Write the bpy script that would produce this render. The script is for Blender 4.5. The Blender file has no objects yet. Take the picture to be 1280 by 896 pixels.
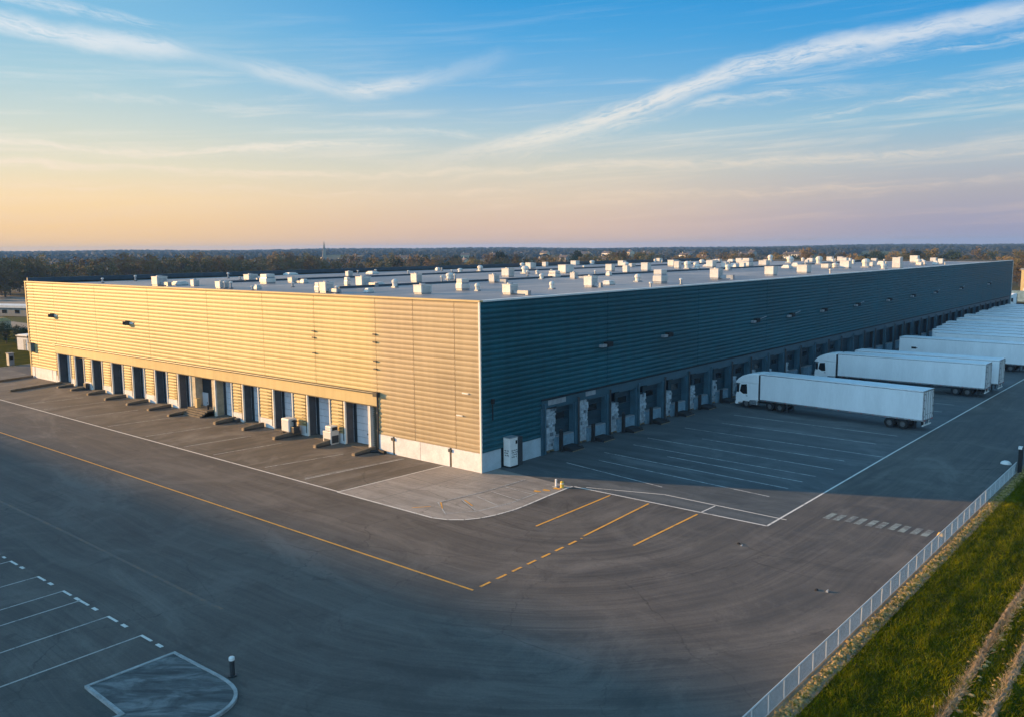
import bpy, bmesh, math, random
import numpy as np
from mathutils import Vector, Matrix
C = bpy.context.scene.collection
R = math.radians
rnd = random.Random(7)

# ------------------------------------------------------------------ camera
CAM = (46.5705, -51.0611, 18.0783)
YAW, PITCH, ROLL, FPX = -0.7027, 0.1257, -0.0088, 1085.4846
LX, LY, H = 89.3, 203.2, 14.0
SUN_AZ, SUN_EL = R(25.8), R(11.5)            # direction the light travels (from +X towards +Y) and height of the sun

def cam_axes():
    cy, sy, cp, sp = math.cos(YAW), math.sin(YAW), math.cos(PITCH), math.sin(PITCH)
    f = Vector((sy*cp, cy*cp, -sp)); r = Vector((cy, -sy, 0)); u = r.cross(f)
    cr, sr = math.cos(ROLL), math.sin(ROLL)
    return r*cr + u*sr, u*cr - r*sr, f
_r, _u, _f = cam_axes()
cd = bpy.data.cameras.new('camera'); cam = bpy.data.objects.new('camera', cd); C.objects.link(cam)
cam.matrix_world = Matrix(((_r.x, _u.x, -_f.x, CAM[0]), (_r.y, _u.y, -_f.y, CAM[1]), (_r.z, _u.z, -_f.z, CAM[2]), (0, 0, 0, 1)))
cd.sensor_width = 36; cd.sensor_fit = 'HORIZONTAL'; cd.lens = FPX/1280*36; cd.clip_start = .5; cd.clip_end = 30000
bpy.context.scene.camera = cam

def roof_point(px, py, z):
    """where the sight line of a measured point meets the level z (used once, to survey the roof units)"""
    d = _f + _r*((px-640)/FPX) + _u*((448-py)/FPX)
    t = (z-CAM[2])/d.z
    return CAM[0]+d.x*t, CAM[1]+d.y*t, t

# ------------------------------------------------------------------ node helpers
def lin(r, g, b):
    f = lambda c: (c/255/12.92) if c/255 <= .04045 else ((c/255+.055)/1.055)**2.4
    return (f(r), f(g), f(b), 1)

class NT:
    def __init__(s, tree): s.t = tree; s.n = tree.nodes; s.l = tree.links
    def new(s, typ, **kw):
        n = s.n.new(typ)
        for k, v in kw.items(): setattr(n, k, v)
        return n
    def put(s, sock, v):
        if isinstance(v, bpy.types.NodeSocket): s.l.new(v, sock)
        elif v is not None: sock.default_value = v
    def math(s, op, a, b=None, c=None, clamp=False):
        n = s.new('ShaderNodeMath', operation=op, use_clamp=clamp)
        s.put(n.inputs[0], a); s.put(n.inputs[1], b); s.put(n.inputs[2], c); return n.outputs[0]
    def mix(s, f, a, b, blend='MIX'):
        n = s.new('ShaderNodeMix', data_type='RGBA', blend_type=blend)
        s.put(n.inputs[0], f); s.put(n.inputs[6], a); s.put(n.inputs[7], b); return n.outputs[2]
    def noise(s, vec, scale=1., detail=4., rough=.55, dist=0., dim='3D'):
        n = s.new('ShaderNodeTexNoise', noise_dimensions=dim)
        s.put(n.inputs['Vector'], vec); s.put(n.inputs['Scale'], scale); s.put(n.inputs['Detail'], detail)
        s.put(n.inputs['Roughness'], rough); s.put(n.inputs['Distortion'], dist); return n.outputs[0]
    def ramp(s, f, stops, interp='LINEAR'):
        n = s.new('ShaderNodeValToRGB'); r = n.color_ramp; r.interpolation = interp
        while len(r.elements) < len(stops): r.elements.new(.5)
        for e, (p, c) in zip(r.elements, stops):
            e.position = p; e.color = c if isinstance(c, tuple) else (c, c, c, 1)
        s.put(n.inputs[0], f); return n.outputs[0]
    def smooth(s, v, a, b, x0=0., x1=1.):
        n = s.new('ShaderNodeMapRange', interpolation_type='SMOOTHSTEP', clamp=True)
        s.put(n.inputs[0], v); s.put(n.inputs[1], a); s.put(n.inputs[2], b); s.put(n.inputs[3], x0); s.put(n.inputs[4], x1)
        return n.outputs[0]
    def xyz(s, vec):
        n = s.new('ShaderNodeSeparateXYZ'); s.put(n.inputs[0], vec); return n.outputs
    def vec(s, x, y, z=0.):
        n = s.new('ShaderNodeCombineXYZ'); s.put(n.inputs[0], x); s.put(n.inputs[1], y); s.put(n.inputs[2], z); return n.outputs[0]
    def scale(s, vec, v):
        n = s.new('ShaderNodeMapping'); s.put(n.inputs[0], vec); n.inputs['Scale'].default_value = v; return n.outputs[0]

def material(name):
    m = bpy.data.materials.new(name); m.use_nodes = True
    nt = NT(m.node_tree); p = nt.n['Principled BSDF']
    return m, nt, p
def pos(nt): return nt.new('ShaderNodeNewGeometry').outputs['Position']
def local(nt): return nt.new('ShaderNodeTexCoord').outputs['Object']

def plain(name, col, rough=.6, metal=0., var=.25, scale=1.5, bump=0., per_object=0., stretch=(1, 1, 1), spec=None, fine=0.):
    """base colour broken by two noises (weathering), optional bump and per-object tint"""
    m, nt, p = material(name)
    v = nt.scale(local(nt), stretch)
    n1 = nt.noise(v, scale, 6, .6)
    n2 = nt.noise(v, scale*9, 3, .6)
    k = nt.math('ADD', nt.math('MULTIPLY', n1, .7), nt.math('MULTIPLY', n2, .3))
    f = nt.smooth(k, .3, .7)
    c = tuple(col[:3])
    lo = tuple(x*(1-var) for x in c)+(1,); hi = tuple(min(1, x*(1+var*.6)) for x in c)+(1,)
    out = nt.mix(f, lo, hi)
    if per_object:
        oi = nt.new('ShaderNodeObjectInfo').outputs['Random']
        g = nt.math('MULTIPLY_ADD', oi, 2*per_object, 1-per_object)
        out = nt.mix(1., out, nt.vec(g, g, g), 'MULTIPLY')
    nt.put(p.inputs['Base Color'], out)
    p.inputs['Roughness'].default_value = rough; p.inputs['Metallic'].default_value = metal
    if spec is not None: p.inputs['Specular IOR Level'].default_value = spec
    if bump:
        b = nt.new('ShaderNodeBump'); b.inputs['Strength'].default_value = bump; b.inputs['Distance'].default_value = .05
        nt.put(b.inputs['Height'], k); nt.put(p.inputs['Normal'], b.outputs[0])
    return m

# ------------------------------------------------------------------ materials
M = {}
def cladding(name, col, rough, streak, seam_axis, metal=0., spec=.5):
    m, nt, p = material(name)
    P = pos(nt); x, y, z = nt.xyz(P)
    a = x if seam_axis == 'x' else y
    big = nt.noise(nt.vec(nt.math('MULTIPLY', a, .05), nt.math('MULTIPLY', z, .12), 3.), 1., 5, .6)
    run = nt.noise(nt.vec(nt.math('MULTIPLY', a, 1.6), nt.math('MULTIPLY', z, .07), 9.), 1., 5, .65)   # rain streaks
    sheet = nt.new('ShaderNodeTexWhiteNoise', noise_dimensions='2D')
    nt.put(sheet.inputs['Vector'], nt.vec(nt.math('FLOOR', nt.math('MULTIPLY', a, .2)), nt.math('FLOOR', nt.math('MULTIPLY', z, 1.)), 0.))
    k = nt.math('ADD', nt.math('MULTIPLY', nt.smooth(big, .3, .7), .45), nt.math('MULTIPLY', nt.smooth(run, .35, .7), .35))
    k = nt.math('ADD', k, nt.math('MULTIPLY', sheet.outputs[0], .2))
    lo = tuple(c*(1-streak) for c in col)+(1,); hi = tuple(c*(1+streak*.5) for c in col)+(1,)
    col_ = nt.mix(k, lo, hi)
    if seam_axis == 'x':      # sheets right of the last downpipe are toned darker, least so in blue
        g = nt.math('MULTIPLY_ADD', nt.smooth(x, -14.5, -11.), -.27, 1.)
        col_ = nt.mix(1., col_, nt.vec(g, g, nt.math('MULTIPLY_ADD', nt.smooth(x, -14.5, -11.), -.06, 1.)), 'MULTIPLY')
    nt.put(p.inputs['Base Color'], col_)
    nt.put(p.inputs['Roughness'], nt.math('MULTIPLY_ADD', k, .15, rough-.07)); p.inputs['Metallic'].default_value = metal
    p.inputs['Specular IOR Level'].default_value = spec
    return m
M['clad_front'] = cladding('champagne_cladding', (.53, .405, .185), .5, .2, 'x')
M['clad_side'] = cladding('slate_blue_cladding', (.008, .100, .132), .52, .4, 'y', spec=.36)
M['fascia_front'] = plain('champagne_flashing', (.54, .39, .175), .5, var=.14, scale=.5)
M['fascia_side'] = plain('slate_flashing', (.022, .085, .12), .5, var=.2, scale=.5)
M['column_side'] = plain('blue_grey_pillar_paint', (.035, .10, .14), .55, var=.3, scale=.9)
M['concrete'] = plain('pale_precast_concrete', (.70, .68, .66), .85, var=.18, scale=.7, bump=.15)
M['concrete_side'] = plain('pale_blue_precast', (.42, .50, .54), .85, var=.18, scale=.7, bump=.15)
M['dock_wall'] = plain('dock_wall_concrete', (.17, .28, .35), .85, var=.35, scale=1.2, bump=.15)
M['dark'] = plain('dark_opening_lining', (.012, .017, .022), .8, var=.3)
M['joint'] = plain('dark_sealant_joint', (.10, .075, .04), .8, var=.3)
M['joint_side'] = plain('dark_side_joint', (.008, .016, .022), .8, var=.3)
M['trim_pale'] = plain('pale_metal_trim', (.74, .71, .64), .45, var=.12)
M['white_metal'] = plain('white_painted_metal', (.80, .78, .74), .45, var=.12, scale=.8)
M['off_white'] = plain('cream_painted_metal', (.66, .63, .58), .5, var=.16, scale=.9, per_object=.08)
M['grey_metal'] = plain('grey_galvanised', (.34, .36, .38), .45, metal=.3, var=.25)
M['steel_dark'] = plain('dark_steel', (.035, .038, .042), .5, var=.35)
M['black'] = plain('black_rubber', (.012, .012, .013), .8, var=.4)
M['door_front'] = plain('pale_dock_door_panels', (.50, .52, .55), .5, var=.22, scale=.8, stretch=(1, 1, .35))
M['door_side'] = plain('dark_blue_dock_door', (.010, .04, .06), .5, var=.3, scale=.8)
M['jamb'] = plain('grey_shelter_fabric', (.075, .085, .10), .8, var=.25)
M['parapet'] = plain('dark_parapet_sheet', (.05, .075, .10), .6, var=.25)
M['rim'] = plain('dull_wheel_rim', (.13, .135, .14), .5, metal=.2, var=.3)
M['louvre'] = plain('brown_louvre', (.16, .12, .08), .6, var=.25)
M['block'] = plain('buff_blockwork', (.52, .44, .30), .85, var=.3, scale=1.5, bump=.2)
M['rust'] = plain('rusty_steel_edge', (.26, .19, .12), .8, var=.5, scale=4.)
M['guide'] = plain('weathered_guide_concrete', (.13, .105, .075), .9, var=.4, scale=2., bump=.3)
M['white_paint_body'] = plain('white_trailer_paint', (.87, .88, .88), .35, var=.1, scale=.6, stretch=(1, 1, .22), per_object=.03)
M['trailer_roof'] = plain('trailer_roof_sheet', (.80, .81, .82), .35, var=.1, scale=.4)
M['chrome'] = plain('bright_metal', (.62, .63, .64), .25, metal=.8, var=.15)
M['glass'] = plain('dark_vehicle_glass', (.01, .013, .016), .12, var=.1)
M['red_lens'] = plain('red_lens', (.35, .02, .015), .25, var=.1)
M['amber'] = plain('amber_lens', (.6, .24, .03), .3, var=.1)
M['yellow'] = plain('yellow_paint', (.75, .47, .07), .6, var=.3, scale=4.)
M['white_post'] = plain('white_post_paint', (.82, .8, .76), .5, var=.15)
M['carton'] = plain('wrapped_carton_film', (.48, .55, .60), .35, var=.35, scale=3.)
M['carton_mid'] = plain('grey_wrapped_carton', (.37, .43, .47), .4, var=.35, scale=3.)
M['carton_dark'] = plain('dark_wrapped_carton', (.15, .19, .22), .4, var=.35, scale=3.)
M['carton_brown'] = plain('cardboard', (.20, .17, .14), .8, var=.3, scale=3.)
M['wood'] = plain('pallet_wood', (.30, .22, .13), .85, var=.3)
M['wire'] = plain('galvanised_wire', (.50, .52, .52), .5, metal=.2, var=.15)
M['rail'] = plain('pale_rail', (.56, .56, .55), .4, var=.12)
M['hut_blue'] = plain('blue_grey_cabin_paint', (.06, .12, .155), .55, var=.25, stretch=(1, 1, .2))
M['stone'] = plain('buff_limestone', (.46, .31, .13), .95, var=.55, scale=3., bump=.4, spec=.05)
M['bark'] = plain('grey_brown_bark', (.10, .075, .05), .9, var=.4)
M['roof_tile'] = plain('dull_roof_tile', (.10, .075, .065), .8, var=.3, per_object=.25)
M['render_wall'] = plain('pale_house_render', (.30, .28, .25), .8, var=.15, per_object=.15)

def leaf_mat(name, a, b, c):
    m, nt, p = material(name)
    n = nt.noise(local(nt), .35, 3, .6)
    r = nt.new('ShaderNodeObjectInfo').outputs['Random']
    k = nt.math('ADD', nt.math('MULTIPLY', nt.smooth(n, .3, .7), .5), nt.math('MULTIPLY', r, .5))
    nt.put(p.inputs['Base Color'], nt.ramp(k, [(0., a+(1,)), (.5, b+(1,)), (1., c+(1,))]))
    p.inputs['Roughness'].default_value = .8; p.inputs['Specular IOR Level'].default_value = .2
    return m
M['leaf_brown'] = leaf_mat('russet_late_foliage', (.13, .085, .035), (.19, .125, .05), (.26, .17, .07))
M['leaf_olive'] = leaf_mat('olive_late_foliage', (.10, .08, .03), (.15, .115, .04), (.21, .15, .055))
M['leaf_green'] = leaf_mat('dark_evergreen', (.016, .030, .012), (.024, .042, .016), (.036, .055, .020))
M['leaf_far'] = leaf_mat('far_wood_foliage', (.014, .019, .015), (.020, .022, .017), (.029, .027, .018))

# --- asphalt: streaks follow the lane round the corner of the building
def asphalt(name, base, warm, dark, kind):
    m, nt, p = material(name)
    P = pos(nt); x, y, z = nt.xyz(P)
    mx = nt.math('MAXIMUM', nt.math('SUBTRACT', x, 11.), 0.)
    my = nt.math('MAXIMUM', nt.math('SUBTRACT', -4. if False else 0., nt.math('ADD', y, 4.)), 0.)
    u = nt.math('SQRT', nt.math('ADD', nt.math('MULTIPLY', mx, mx), nt.math('MULTIPLY', my, my)))
    s = nt.math('ADD', x, y)
    if kind == 'yard_front': u, s = x, y
    if kind == 'yard_side': u, s = y, x
    wob = nt.noise(nt.scale(P, (.05, .05, .05)), 1., 3, .5)
    uw = nt.math('ADD', u, nt.math('MULTIPLY', wob, 3.))
    st1 = nt.noise(nt.vec(nt.math('MULTIPLY', uw, .9), nt.math('MULTIPLY', s, .035), 1.), 1., 6, .62)
    st2 = nt.noise(nt.vec(nt.math('MULTIPLY', uw, 3.1), nt.math('MULTIPLY', s, .07), 5.), 1., 4, .6)
    big = nt.noise(nt.scale(P, (.03, .03, .03)), 1., 5, .6)
    mid = nt.noise(nt.scale(P, (.35, .35, .35)), 1., 6, .65)
    fine = nt.noise(nt.scale(P, (9, 9, 9)), 1., 2, .7)
    w = (.30, .26) if kind == 'road' else (.30, .14)
    k = nt.math('MULTIPLY', nt.smooth(st1, .3, .7), w[0])
    k = nt.math('ADD', k, nt.math('MULTIPLY', nt.smooth(st2, .3, .7), w[1]))
    k = nt.math('ADD', k, nt.math('MULTIPLY', nt.smooth(big, .35, .65), .24))
    k = nt.math('ADD', k, nt.math('MULTIPLY', nt.smooth(mid, .3, .7), .18))
    col = nt.ramp(k, [(.12, dark+(1,)), (.5, base+(1,)), (.9, warm+(1,))])
    # narrow tyre marks along the lane
    ty = nt.noise(nt.vec(nt.math('MULTIPLY', uw, 2.2), nt.math('MULTIPLY', s, .022), 12.), 1., 2, .4)
    tyre = nt.math('MULTIPLY', nt.smooth(nt.math('ABSOLUTE', nt.math('SUBTRACT', ty, .5)), .0, .035, 1., 0.), nt.smooth(nt.noise(nt.scale(P, (.06, .06, .06)), 1., 3, .5), .42, .62, 0., .42))
    col = nt.mix(tyre, col, dark+(1,))
    # pale rubbed patches
    rub = nt.noise(nt.vec(nt.math('MULTIPLY', u, .22), nt.math('MULTIPLY', s, .07), 21.), 1., 7, .68, .8)
    col = nt.mix(nt.smooth(rub, .52, .72, 0., .6), col, tuple(c_*1.3 for c_ in warm)+(1,))
    # oil drips
    oil = nt.noise(nt.scale(P, (.8, .8, .8)), 1., 3, .5, 1.2)
    col = nt.mix(nt.smooth(oil, .63, .74, 0., .5), col, dark+(1,))
    blot = nt.noise(nt.scale(P, (.16, .16, .16)), 1., 9, .72, 1.)
    col = nt.mix(nt.smooth(blot, .5, .66, 0., .38), col, tuple(c_*1.25 for c_ in warm)+(1,))
    col = nt.mix(nt.smooth(blot, .34, .47, .42, 0.), col, tuple(c_*.85 for c_ in dark)+(1,))
    # stone grain
    g = nt.math('MULTIPLY_ADD', fine, .5, .75)
    col = nt.mix(1., col, nt.vec(g, g, g), 'MULTIPLY')
    # hairline cracks
    vo = nt.new('ShaderNodeTexVoronoi', feature='DISTANCE_TO_EDGE')
    wp = nt.new('ShaderNodeVectorMath', operation='ADD')
    nt.put(wp.inputs[0], nt.scale(P, (.11, .11, .11)))
    nt.put(wp.inputs[1], nt.vec(nt.math('MULTIPLY', mid, .35), nt.math('MULTIPLY', big, .6), 0.))
    nt.put(vo.inputs['Vector'], wp.outputs[0]); vo.inputs['Scale'].default_value = 1.
    ck = nt.math('MULTIPLY', nt.smooth(vo.outputs[0], .0, .006, 1., 0.), nt.smooth(big, .45, .6, 0., .55))
    col = nt.mix(ck, col, tuple(d*.6 for d in dark)+(1,))
    nt.put(p.inputs['Base Color'], col)
    nt.put(p.inputs['Roughness'], nt.math('MULTIPLY_ADD', k, .2, .66)); p.inputs['Specular IOR Level'].default_value = .3
    b = nt.new('ShaderNodeBump'); b.inputs['Strength'].default_value = .25; b.inputs['Distance'].default_value = .02
    nt.put(b.inputs['Height'], nt.math('ADD', fine, nt.math('MULTIPLY', mid, .6))); nt.put(p.inputs['Normal'], b.outputs[0])
    return m
M['asphalt'] = asphalt('worn_asphalt', (.096, .084, .074), (.142, .125, .110), (.054, .049, .045), 'road')
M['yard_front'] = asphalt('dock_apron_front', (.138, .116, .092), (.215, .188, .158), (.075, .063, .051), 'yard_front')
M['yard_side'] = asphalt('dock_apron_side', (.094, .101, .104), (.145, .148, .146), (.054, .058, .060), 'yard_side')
M['slab'] = asphalt('pale_corner_slab', (.305, .268, .232), (.39, .345, .30), (.19, .168, .146), 'yard_side')

def paint(name, col, under, wear):
    m, nt, p = material(name)
    P = pos(nt)
    n = nt.math('ADD', nt.math('MULTIPLY', nt.noise(nt.scale(P, (1.1, 1.1, 1.1)), 1., 5, .7), .6), nt.math('MULTIPLY', nt.noise(nt.scale(P, (11, 11, 11)), 1., 3, .7), .4))
    f = nt.smooth(n, wear-.06, wear+.08)
    nt.put(p.inputs['Base Color'], nt.mix(f, under+(1,), col+(1,))); p.inputs['Roughness'].default_value = .7
    return m
M['line_white'] = paint('worn_white_line_paint', (.70, .66, .60), (.22, .21, .2), .40)
M['line_faded'] = paint('faded_white_line_paint', (.52, .52, .50), (.17, .168, .164), .46)
M['line_grey'] = paint('dull_white_line_paint', (.44, .40, .36), (.15, .14, .13), .42)
M['tar'] = paint('dark_tar_joint', (.075, .068, .06), (.19, .17, .15), .46)
M['line_yellow'] = paint('worn_yellow_line_paint', (.78, .36, .04), (.26, .16, .06), .41)
M['line_orange'] = paint('faded_orange_line_paint', (.20, .115, .065), (.105, .094, .085), .52)
M['cross_paint'] = paint('rubbed_crosswalk_paint', (.27, .31, .28), (.13, .125, .115), .49)

def membrane():
    m, nt, p = material('roof_membrane')
    P = pos(nt); x, y, z = nt.xyz(P)
    st = nt.noise(nt.vec(nt.math('MULTIPLY', x, .5), nt.math('MULTIPLY', y, .04), 2.), 1., 6, .62)
    bg = nt.noise(nt.scale(P, (.035, .05, .05)), 1., 5, .6)
    seam = nt.math('ABSOLUTE', nt.math('SUBTRACT', nt.math('FRACT', nt.math('MULTIPLY', y, .33)), .5))
    k = nt.math('ADD', nt.math('MULTIPLY', nt.smooth(st, .3, .7), .5), nt.math('MULTIPLY', nt.smooth(bg, .35, .65), .5))
    c = nt.ramp(k, [(.1, (.09, .095, .105, 1)), (.5, (.215, .21, .212, 1)), (.95, (.36, .345, .33, 1))])
    c = nt.mix(nt.smooth(seam, .475, .49, 0., .5), c, (.16, .165, .175, 1))
    nt.put(p.inputs['Base Color'], c); nt.put(p.inputs['Roughness'], nt.math('MULTIPLY_ADD', k, .2, .38))
    return m
M['roof'] = membrane()

def countryside():
    m, nt, p = material('fields_and_scrub')
    P = pos(nt)
    vo = nt.new('ShaderNodeTexVoronoi', feature='F1'); vo.inputs['Scale'].default_value = 1.
    w = nt.new('ShaderNodeVectorMath', operation='ADD')
    n0 = nt.noise(nt.scale(P, (.004, .004, .004)), 1., 4, .6)
    nt.put(w.inputs[0], nt.scale(P, (.0055, .0055, 0))); nt.put(w.inputs[1], nt.vec(n0, n0, 0.)); nt.put(vo.inputs['Vector'], w.outputs[0])
    r = nt.xyz(vo.outputs['Color'])[0]
    f = nt.ramp(r, [(0., (.045, .062, .018, 1)), (.3, (.075, .07, .03, 1)), (.55, (.10, .08, .045, 1)), (.75, (.055, .075, .02, 1)), (1., (.13, .105, .06, 1))], 'CONSTANT')
    n = nt.noise(nt.scale(P, (.05, .05, .05)), 1., 8, .7)
    g = nt.math('MULTIPLY_ADD', n, 1.2, .4)
    nt.put(p.inputs['Base Color'], nt.mix(1., f, nt.vec(g, g, g), 'MULTIPLY')); p.inputs['Roughness'].default_value = .95
    p.inputs['Specular IOR Level'].default_value = .1
    return m
M['fields'] = countryside()

def grass_soil():
    m, nt, p = material('turf')
    P = pos(nt)
    rows = nt.noise(nt.vec(nt.math('MULTIPLY', nt.xyz(P)[0], 1.3), nt.math('MULTIPLY', nt.xyz(P)[1], .09), 0.), 1., 4, .6)
    a = nt.noise(nt.scale(P, (.5, .5, .5)), 1., 5, .7); b = nt.noise(nt.scale(P, (6, 6, 6)), 1., 4, .7)
    k = nt.math('ADD', nt.math('MULTIPLY', nt.smooth(rows, .3, .7), .4), nt.math('ADD', nt.math('MULTIPLY', nt.smooth(a, .3, .7), .35), nt.math('MULTIPLY', b, .3)))
    nt.put(p.inputs['Base Color'], nt.ramp(k, [(.1, (.014, .022, .001, 1)), (.5, (.042, .046, .002, 1)), (.9, (.10, .08, .006, 1))]))
    p.inputs['Roughness'].default_value = .95; p.inputs['Specular IOR Level'].default_value = .02
    bp = nt.new('ShaderNodeBump'); bp.inputs['Strength'].default_value = .6; bp.inputs['Distance'].default_value = .12
    nt.put(bp.inputs['Height'], nt.math('ADD', a, b)); nt.put(p.inputs['Normal'], bp.outputs[0])
    return m
M['turf'] = grass_soil()
def blade_mat(name, stops):
    m, nt, p = material(name)
    P = pos(nt)
    a = nt.noise(nt.scale(P, (.7, .7, .1)), 1., 5, .75)
    rows = nt.noise(nt.vec(nt.math('MULTIPLY', nt.xyz(P)[0], 1.3), nt.math('MULTIPLY', nt.xyz(P)[1], .09), 0.), 1., 4, .6)
    k = nt.math('ADD', nt.math('MULTIPLY', nt.smooth(rows, .3, .7), .5), nt.math('MULTIPLY', nt.smooth(a, .3, .7), .5))
    nt.put(p.inputs['Base Color'], nt.ramp(k, stops)); p.inputs['Roughness'].default_value = .8; p.inputs['Specular IOR Level'].default_value = .05
    return m
M['blade'] = blade_mat('grass_blades', [(.1, (.025, .042, .001, 1)), (.5, (.095, .110, .001, 1)), (.9, (.205, .185, .004, 1))])
M['straw'] = blade_mat('dry_straw', [(.1, (.20, .14, .08, 1)), (.5, (.34, .25, .15, 1)), (.9, (.45, .36, .24, 1))])
M['soil'] = plain('dry_track_soil', (.27, .19, .115), .95, var=.45, scale=1.2, bump=.5)

# ------------------------------------------------------------------ mesh builder
class MB:
    def __init__(s): s.v = []; s.f = []; s.m = []; s.cur = 0
    def add(s, vs, fs):
        o = len(s.v); s.v += [tuple(v) for v in vs]; s.f += [tuple(i+o for i in f) for f in fs]; s.m += [s.cur]*len(fs); return s
    def box(s, x0, x1, y0, y1, z0, z1):
        return s.add([(x0,y0,z0),(x1,y0,z0),(x1,y1,z0),(x0,y1,z0),(x0,y0,z1),(x1,y0,z1),(x1,y1,z1),(x0,y1,z1)],
                     [(0,3,2,1),(4,5,6,7),(0,1,5,4),(1,2,6,5),(2,3,7,6),(3,0,4,7)])
    def taper(s, c, w, d, h, k=.7, z=0.):
        x, y = c; a, b = w/2, d/2
        return s.add([(x-a,y-b,z),(x+a,y-b,z),(x+a,y+b,z),(x-a,y+b,z),(x-a*k,y-b*k,z+h),(x+a*k,y-b*k,z+h),(x+a*k,y+b*k,z+h),(x-a*k,y+b*k,z+h)],
                     [(0,3,2,1),(4,5,6,7),(0,1,5,4),(1,2,6,5),(2,3,7,6),(3,0,4,7)])
    def prism(s, poly, y0, y1, inset=None):
        """poly of (x, z) extruded along y; inset scales nothing but lets the two ends differ"""
        n = len(poly)
        vs = [(x, y0, z) for x, z in poly]+[(x, y1, z) for x, z in poly]
        fs = [tuple(range(n)), tuple(range(2*n-1, n-1, -1))]+[(i, i+n, (i+1) % n+n, (i+1) % n) for i in range(n)]
        return s.add(vs, fs)
    def tube(s, a, b, r, n=8, r2=None, caps=True):
        a, b = Vector(a), Vector(b); d = (b-a).normalized()
        t = d.cross(Vector((0, 0, 1)) if abs(d.z) < .9 else Vector((1, 0, 0))).normalized(); w = d.cross(t)
        r2 = r if r2 is None else r2
        vs = []
        for c, q in ((a, r), (b, r2)):
            for i in range(n):
                an = 2*math.pi*i/n; vs.append(c+t*(q*math.cos(an))+w*(q*math.sin(an)))
        fs = [(i, (i+1) % n, (i+1) % n+n, i+n) for i in range(n)]
        if caps: fs += [tuple(range(n-1, -1, -1)), tuple(range(n, 2*n))]
        return s.add(vs, fs)
    def dome(s, c, r, h, n=10, k=4):
        vs = []; fs = []
        for j in range(k):
            a = math.pi/2*j/k
            for i in range(n):
                t = 2*math.pi*i/n; vs.append((c[0]+r*math.cos(a)*math.cos(t), c[1]+r*math.cos(a)*math.sin(t), c[2]+h*math.sin(a)))
        vs.append((c[0], c[1], c[2]+h))
        for j in range(k-1):
            for i in range(n): fs.append((j*n+i, j*n+(i+1) % n, (j+1)*n+(i+1) % n, (j+1)*n+i))
        for i in range(n): fs.append(((k-1)*n+i, (k-1)*n+(i+1) % n, len(vs)-1))
        return s.add(vs, fs)
    def quad(s, *vs): return s.add(vs, [tuple(range(len(vs)))])
    def build(s, name, mat, parent=None, bevel=0., smooth=False):
        me = bpy.data.meshes.new(name); me.from_pydata(s.v, [], s.f)
        for m in (mat if isinstance(mat, (list, tuple)) else [mat]): me.materials.append(M[m] if isinstance(m, str) else m)
        if len(me.materials) > 1: me.polygons.foreach_set('material_index', s.m)
        if smooth: me.polygons.foreach_set('use_smooth', [True]*len(me.polygons))
        me.update()
        o = bpy.data.objects.new(name, me); C.objects.link(o)
        if parent is not None: o.parent = parent
        if bevel:
            b = o.modifiers.new('bevel', 'BEVEL'); b.width = bevel; b.segments = 2; b.limit_method = 'ANGLE'; b.angle_limit = R(40)
        return o

def tag(o, label=None, cat=None, group=None, kind=None):
    if label: o['label'] = label
    if cat: o['category'] = cat
    if group: o['group'] = group
    if kind: o['kind'] = kind
    return o
def thing(name, label, cat, loc=(0, 0, 0), rz=0., group=None):
    o = bpy.data.objects.new(name, None); C.objects.link(o); o.location = loc; o.rotation_euler = (0, 0, rz); o.empty_display_size = .1
    return tag(o, label, cat, group)
def copy_tree(o, parent=None):
    c = o.copy(); C.objects.link(c)
    if parent is not None: c.parent = parent
    for ch in o.children: copy_tree(ch, c)
    return c
ORD = ['first', 'second', 'third', 'fourth', 'fifth', 'sixth', 'seventh', 'eighth', 'ninth', 'tenth', 'eleventh', 'twelfth', 'thirteenth', 'fourteenth', 'fifteenth', 'sixteenth', 'seventeenth', 'eighteenth', 'nineteenth', 'twentieth']
ORD += ['twenty ' + o for o in ORD[:9]] + ['thirtieth'] + ['thirty ' + o for o in ORD[:9]]
def struct(o): o['kind'] = 'structure'; return o

# ================================================================== GROUND
def sheet(name, poly, z, mat):
    b = MB(); b.add([(x, y, z) for x, y in poly], [tuple(range(len(poly)))]); return struct(b.build(name, mat))
def hill(r, th):
    t = max(0, r-900)
    h = 13.5*(1-math.exp(-t/1500))
    h += max(0, min(1, (r-1400)/1800))*(3.2*math.sin(th*5+1)+2.0*math.sin(th*13+2.5)+1.4*math.sin(th*31))
    return max(-.08, h-.08)
rings = [0, 150, 300, 600, 900, 1200, 1500, 1900, 2300, 2800, 3300, 3900, 4600]
nseg = 180
vs = [(0, 0, -.08)]; fs = []
for r in rings[1:]:
    for i in range(nseg):
        t = 2*math.pi*i/nseg; vs.append((r*math.cos(t), r*math.sin(t), hill(r, t)))
for i in range(nseg): fs.append((0, 1+i, 1+(i+1) % nseg))
for j in range(len(rings)-2):
    for i in range(nseg):
        a = 1+j*nseg+i; b_ = 1+j*nseg+(i+1) % nseg; fs.append((a, a+nseg, b_+nseg, b_))
struct(MB().add(vs, fs).build('ground', 'fields', smooth=True))

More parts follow.
